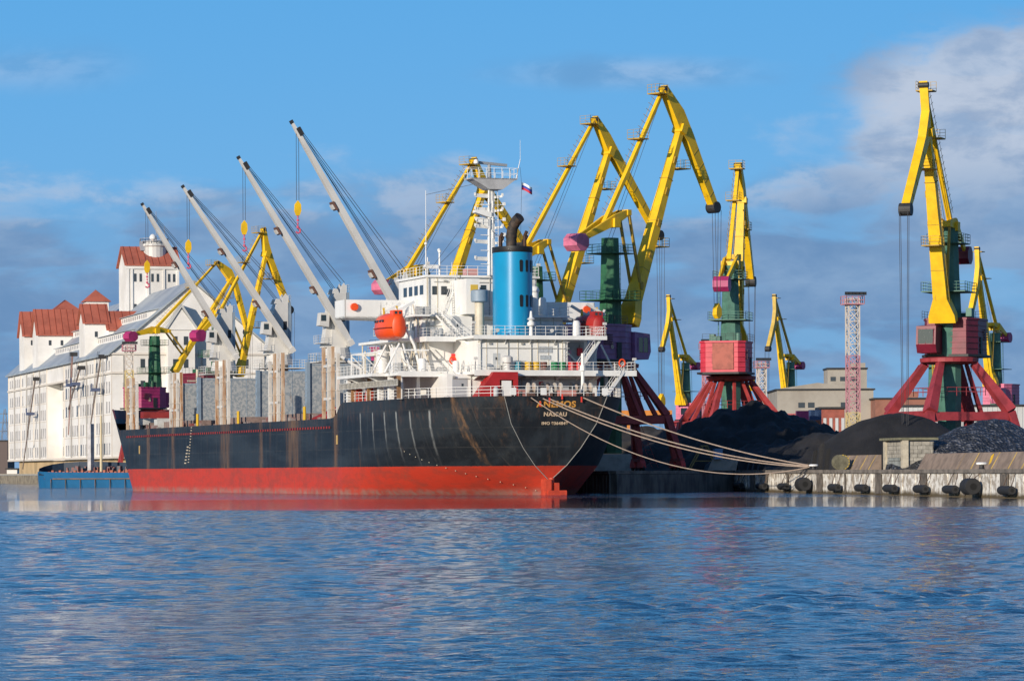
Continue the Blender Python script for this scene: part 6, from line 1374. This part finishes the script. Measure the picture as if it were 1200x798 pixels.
# cable reel, trestle, bin
cr_ = thing('cable_reel', 'mossy wooden cable reel with yellow rim on the quay beside the rope bollard', 'cable reel', qpt(388, 1.6), rotq)
b = MB(); b.tube((-.2, -.8, .85), (-.2, -.55, .85), .85, .85, 18); b.tube((-.2, .55, .85), (-.2, .8, .85), .85, .85, 18); b.tube((-.2, -.55, .85), (-.2, .55, .85), .5, .5, 14); b.build('drum', mat('reel_wood', (.16, .15, .10), .9, var=.4, scale=2), cr_)
b = MB(); 
for a in range(-70, 75, 24): b.beam((-.2 + .80 * math.cos(R(a)), -.83, .85 + .80 * math.sin(R(a))), (-.2 + .80 * math.cos(R(a + 16)), -.83, .85 + .80 * math.sin(R(a + 16))), .05, .1)
b.build('yellow_rim', mat('rim_dull', (.42, .30, .06), .8), cr_)
tr_ = thing('work_trestle', 'rusty yellow A-frame trestle standing before the coal', 'trestle', (XA(827, 436), 437, QZ), R(10))
b = MB()
for y in (0, 1.2):
    b.beam((-2.0, y, 0), (-.3, y, 3.0), .14, .14); b.beam((2.0, y, 0), (.3, y, 3.0), .14, .14); b.beam((-1.3, y, 1.2), (1.3, y, 1.2), .1, .1)
b.box(-.4, .4, 0, 1.2, 3.0, 3.15); b.build('frame', mat('trestle_ochre', (.30, .20, .06), .7), tr_)
b = MB(); b.box(-.5, .5, -.4, .4, 0, 1.15); b.box(-.55, .55, -.45, .45, 1.15, 1.3)
bn_ = b.build('blue_bin', mat('bin_blue', (.16, .30, .48), .6, var=.3, scale=2)); bn_.location = (XA(841, 434), 433.2, QZ + 1.4); bn_.rotation_euler = (0, 0, R(12)); tag(bn_, 'pale blue lidded bin perched on the brown slab before the coal', 'bin')
b = MB(); b.box(-1.1, 1.1, 1.0, 1.5, 0, 1.0)

# ================================================================== BACKGROUND, RIGHT
IND = mat('industrial_wall', (.36, .33, .28), .85, col2=(.28, .25, .21), scale=.12, spot=.68, spot_col=(.25, .14, .10))
def bg_house(label, px0, px1, D, ytop, m_, cat='building', depth=14, roofm=None, name='industrial_building'):
    x0, x1 = XA(px0, D), XA(px1, D); zt = CAMH + (550 - ytop) * D / 4100 - QZ; t = thing(name, label, cat, (x0, D, QZ)); MB().box(0, x1 - x0, 0, depth, 0, zt).build('wall', m_, t)
    MB().box(-.4, x1 - x0 + .4, -.4, depth + .4, zt, zt + .35).build('roof', roofm or DRK, t); return t, x1 - x0, zt
D_ = 800
t_, w_, z_ = bg_house('large pale grey windowed industrial building behind the coal, with a raised block', 911, 1024, D_, 457, IND, depth=30)
rfm = MB(); rfm.prism([(0, z_ + .3), (w_ * .42, z_ + 1.7), (w_, z_ + .35), (w_, z_ + .3)], -.3, 30, lambda p, q, t: (p, t, q)); fixn(rfm.build('parapet', IND, t_))
b = MB(); b.box(w_ * .55, w_ * .96, 6, 16, z_, z_ + 4.9); bo2 = b.build('raised_block', IND, t_); MB().box(w_ * .54, w_ * .97, 5.6, 16.4, z_ + 4.9, z_ + 5.3).build('block_roof', DRK, bo2); MB().box(w_ * .80, w_ * .95, 7, 12, z_ + 5.3, z_ + 6.4).build('lift_house', IND, bo2)
for fx_, fz in ((.22, .78), (.32, .78), (.66, .78), (.33, .2), (.12, .5), (.50, .5)): MB().box(w_ * fx_, w_ * fx_ + 1.5, -.06, .05, z_ * fz, z_ * fz + 1.2).build('window', WIND, t_)
for fx_ in (.58, .68, .78): MB().box(w_ * fx_, w_ * fx_ + 1.2, 5.93, 6, z_ + 2.2, z_ + 3.2).build('window', WIND, bo2)
t_, w_, z_ = bg_house('red-brown brick building between the grey building and the tallest crane', 1026, 1092, 790, 468, BRK, depth=20)
for fx_ in (.2, .5, .8): MB().box(w_ * fx_, w_ * fx_ + 1.2, -.06, .05, z_ * .6, z_ * .6 + 1.4).build('window', WIND, t_)
MB().box(w_ * .6, w_ * .8, 4, 6, z_ + .35, z_ + 1.8).build('chimney', BRK, t_)
SHED = mat('shed_sheet', (.55, .56, .55), .6, col2=(.42, .42, .41), scale=.15, stretch=(1, 1, .15), spot=.64, spot_col=(.30, .18, .11))
t_, w_, z_ = bg_house('long low whitish sheet-metal shed behind the crane portal at right', 1052, 1250, 640, 477, SHED, cat='shed', name='storage_shed')
rb_ = MB(); 
for i in range(34): rb_.box(w_ * i / 34, w_ * i / 34 + .08, -.08, 0, 0, z_)
rb_.build('sheet_rib', SHED, t_)
for i in range(5): MB().box(w_ * (.1 + i * .18), w_ * (.1 + i * .18) + 4, -.06, .05, .1, z_ * .55).build('door_opening', DRK, t_)
t_, w_, z_ = bg_house('rust and white striped sheet fence building, left of the tall lattice mast', 963, 990, 600, 479, mat('striped_red', (.34, .09, .06), .7, var=.3), cat='shed', name='storage_shed', depth=8)
for i in range(4): MB().box(w_ * (.08 + i * .26), w_ * (.08 + i * .26) + w_ * .13, -.08, .02, 0, z_ * .85).build('pale_stripe', SHED, t_)
def container(px0, px1, ytop, D, m_, label):
    x0, x1 = XA(px0, D), XA(px1, D); zt = CAMH + (550 - ytop) * D / 4100 - QZ; t = thing('shipping_container', label, 'container', (x0, D, QZ), 0, 'containers behind the coal'); MB().box(0, x1 - x0, 0, 2.5, 0, zt).build('box', m_, t)
    r_ = MB(); x = .2
    while x < x1 - x0 - .1: r_.box(x, x + .12, -.05, 0, .1, zt - .1); x += .4
    r_.build('corrugation', m_, t)
container(934, 948, 481, 560, MAG, 'magenta container stack by the distant crane'); container(949, 963, 480, 565, mat('cont_blue', (.03, .07, .16), .6), 'dark blue container stack left of the striped sheet building'); container(905, 934, 484, 570, mat('cont_rose', (.45, .12, .12), .6), 'dull rose container at the foot of the distant crane')
container(925, 962, 492, 520, mat('cont_rust', (.33, .09, .04), .7), 'rust-orange container lying lower, behind the big coal heap')
ob_ = MB(); t = thing('orange_gantry_beam', 'long orange beam seen through the dark red portal', 'beam', (XA(728, 620), 620, QZ)); MB().box(0, XA(788, 620) - XA(728, 620), 0, 1.2, 8.6, 10.7).build('beam', mat('beam_orange', (.62, .22, .03), .6, var=.2), t)
for x in (1, 8): MB().box(x, x + .6, 0, 1, 0, 8.6).build('post', mat('beam_orange', (0, 0, 0)), t)
container(708, 735, 488, 560, mat('dark_box', (.05, .06, .08), .7), 'dark container stack behind the ship stern')
# lattice floodlight masts
def lattice(px, D, ytop, wpx, label, bands, zbase=0.0):
    x = XA(px, D); zt = CAMH + (550 - ytop) * D / 4100 - QZ; hw = wpx * D / 4100 / 2; t = thing('floodlight_mast', label, 'lattice mast', (x, D, QZ), R(12), 'lattice floodlight masts'); n_ = max(6, int(zt / (hw * 2)))
    rr_ = .11 if D < 600 else .13; segs = {}
    for i in range(n_):
        z0, z1 = zt * i / n_, zt * (i + 1) / n_; f_ = (i + .5) / n_; m_ = LATW
        for lo, mm in bands:
            if f_ >= lo: m_ = mm
        mb = segs.setdefault(m_.name, (m_, MB()))[1]; cs = [(-hw, -hw), (hw, -hw), (hw, hw), (-hw, hw)]
        for k in range(4):
            a, b_ = cs[k], cs[(k + 1) % 4]; mb.tube((*a, z0), (*a, z1), rr_, rr_, 4, False); mb.tube((*a, z0), (*b_, z1), rr_ * .7, rr_ * .7, 4, False); mb.tube((*b_, z0), (*a, z1), rr_ * .7, rr_ * .7, 4, False); mb.tube((*a, z1), (*b_, z1), rr_ * .8, rr_ * .8, 4, False)
    for m_, mb in segs.values(): mb.build('lattice_section', m_, t)
    p_ = MB(); q = hw * 1.7; p_.box(-q, q, -q, q, zt - 1.0, zt - .8); p_.rail([(-q, -q, zt - .9), (q, -q, zt - .9), (q, q, zt - .9), (-q, q, zt - .9)], 1.3, 1.0, .07, 2, True); p_.build('lamp_platform', LATR, t)
    l_ = MB()
    for i in range(6): xx = -q + 2 * q * i / 5; l_.box(xx - .25, xx + .25, -q - .4, -q, zt + .5, zt + 1.0)
    l_.build('floodlight', DRK, t)
lattice(1000, 560, 350, 13, 'tall red, white and yellow lattice floodlight mast in front of the grey building', ((0, LATY), (.33, LATR), (.66, LATW)))
lattice(829, 700, 403, 9, 'pink lattice floodlight mast left of the red-housed crane', ((0, LATR), (.55, LATR), (.8, LATW)))
lattice(893, 700, 425, 9, 'pale lattice floodlight mast between the red-housed crane and the small crane', ((0, LATR), (.4, LATW)))
lattice(152, 735, 402, 9, 'yellowish lattice floodlight mast in front of the warehouse gable', ((0, LATY), (.8, LATW)))
# a thin scatter of yard clutter and the far tree line
# left edge sheds and pylon
t_, w_, z_ = bg_house('dark brown shed beyond the far end of the warehouse', -60, 9, 1010, 512, mat('shed_brown', (.13, .10, .09), .85), cat='shed', name='storage_shed')
t_, w_, z_ = bg_house('small white low building at the foot of the warehouse, left', 8, 20, 965, 545, WALLW, cat='shed', name='storage_shed', depth=5)
py = thing('power_pylon', 'thin grey electricity pylon at the left edge', 'pylon', (XA(6, 1400), 1400, QZ))
b = MB()
H_ = 26
for sx_ in (-1, 1):
    for sy_ in (-1, 1): b.tube((sx_ * 2.4, sy_ * 2.4, 0), (sx_ * .3, sy_ * .3, H_), .16, .12, 4)
for i in range(7):
    z0, z1 = H_ * i / 7, H_ * (i + 1) / 7; w0 = 2.4 - 2.1 * i / 7; w1 = 2.4 - 2.1 * (i + 1) / 7
    b.tube((-w0, -w0, z0), (w1, -w1, z1), .09, .09, 4); b.tube((w0, -w0, z0), (-w1, -w1, z1), .09, .09, 4)
b.build('lattice_body', mat('pylon_grey', (.16, .18, .22), .6), py)
b = MB()
for z, q in ((17, 3.6), (20.5, 3.0), (24, 2.2)): b.beam((-q, 0, z), (q, 0, z), .3, .3)
b.build('cross_arm', mat('pylon_grey', (0, 0, 0)), py)

# ------------------------------------------------------------------ countable pieces built together above become one object each
def islands(o):
    me = o.data; n = len(me.vertices); par = list(range(n))
    def fd(a):
        while par[a] != a: par[a] = par[par[a]]; a = par[a]
        return a
    for p in me.polygons:
        vs_ = p.vertices; r0 = fd(vs_[0])
        for v in vs_[1:]: par[fd(v)] = r0
    g_ = {}
    for p in me.polygons: g_.setdefault(fd(p.vertices[0]), []).append(p)
    return list(g_.values())
SPLIT = ('deck_column', 'white_locker', 'deck_box', 'drum_tank', 'fire_box', 'bulkhead_lamp', 'vent_post', 'bollard_red', 'ladder_post', 'stowed_beam', 'aerial', 'bitts', 'lifebuoy_panel', 'rat_guard_rag', 'fairlead',
         'hoist_rope', 'wall_pipe', 'hull_mark', 'bulwark_stay', 'hatch_coaming', 'yellow_joint', 'chain', 'wheel', 'deck_fitting', 'deck_machinery', 'wire', 'stay_wire', 'hull_bracket', 'roof_locker', 'deck_locker', 'bogie', 'luffing_rod',
         'pilaster', 'floodlight', 'stowed_davit', 'winch_flange', 'jib_bracket', 'hatch_cover', 'draught_mark', 'low_board', 'pillar', 'cross_arm', 'platform', 'sheave', 'boom_platform', 'recess_shade_panel', 'diagonal_brace', 'downpipe', 'dark_bay', 'deck_frame', 'dormer_window', 'house_door', 'junction_box', 'deck_knee', 'caged_ladder', 'sheet_rib', 'tower_platform', 'post')
for o in list(scn.objects):
    base = o.name.split('.')[0]
    if o.type != 'MESH' or base not in SPLIT: continue
    isl = islands(o)
    if len(isl) < 2 or len(isl) > 140 or (base in ('platform', 'tower_platform', 'caged_ladder', 'boom_platform', 'sheave') and len(isl) > 6): continue
    src = o.data; kids = list(o.children)
    for k, polys in enumerate(isl):
        idx = {}; vv = []; ff = []
        for p in polys:
            f_ = []
            for v in p.vertices:
                if v not in idx: idx[v] = len(vv); vv.append(tuple(src.vertices[v].co))
                f_.append(idx[v])
            ff.append(f_)
        me = bpy.data.meshes.new(base); me.from_pydata(vv, [], ff); me.materials.append(src.materials[0]); me.update()
        if k == 0: o.data = me
        else:
            c = bpy.data.objects.new(base, me); COL.objects.link(c); c.parent = o.parent
            c.location = o.location; c.rotation_euler = o.rotation_euler
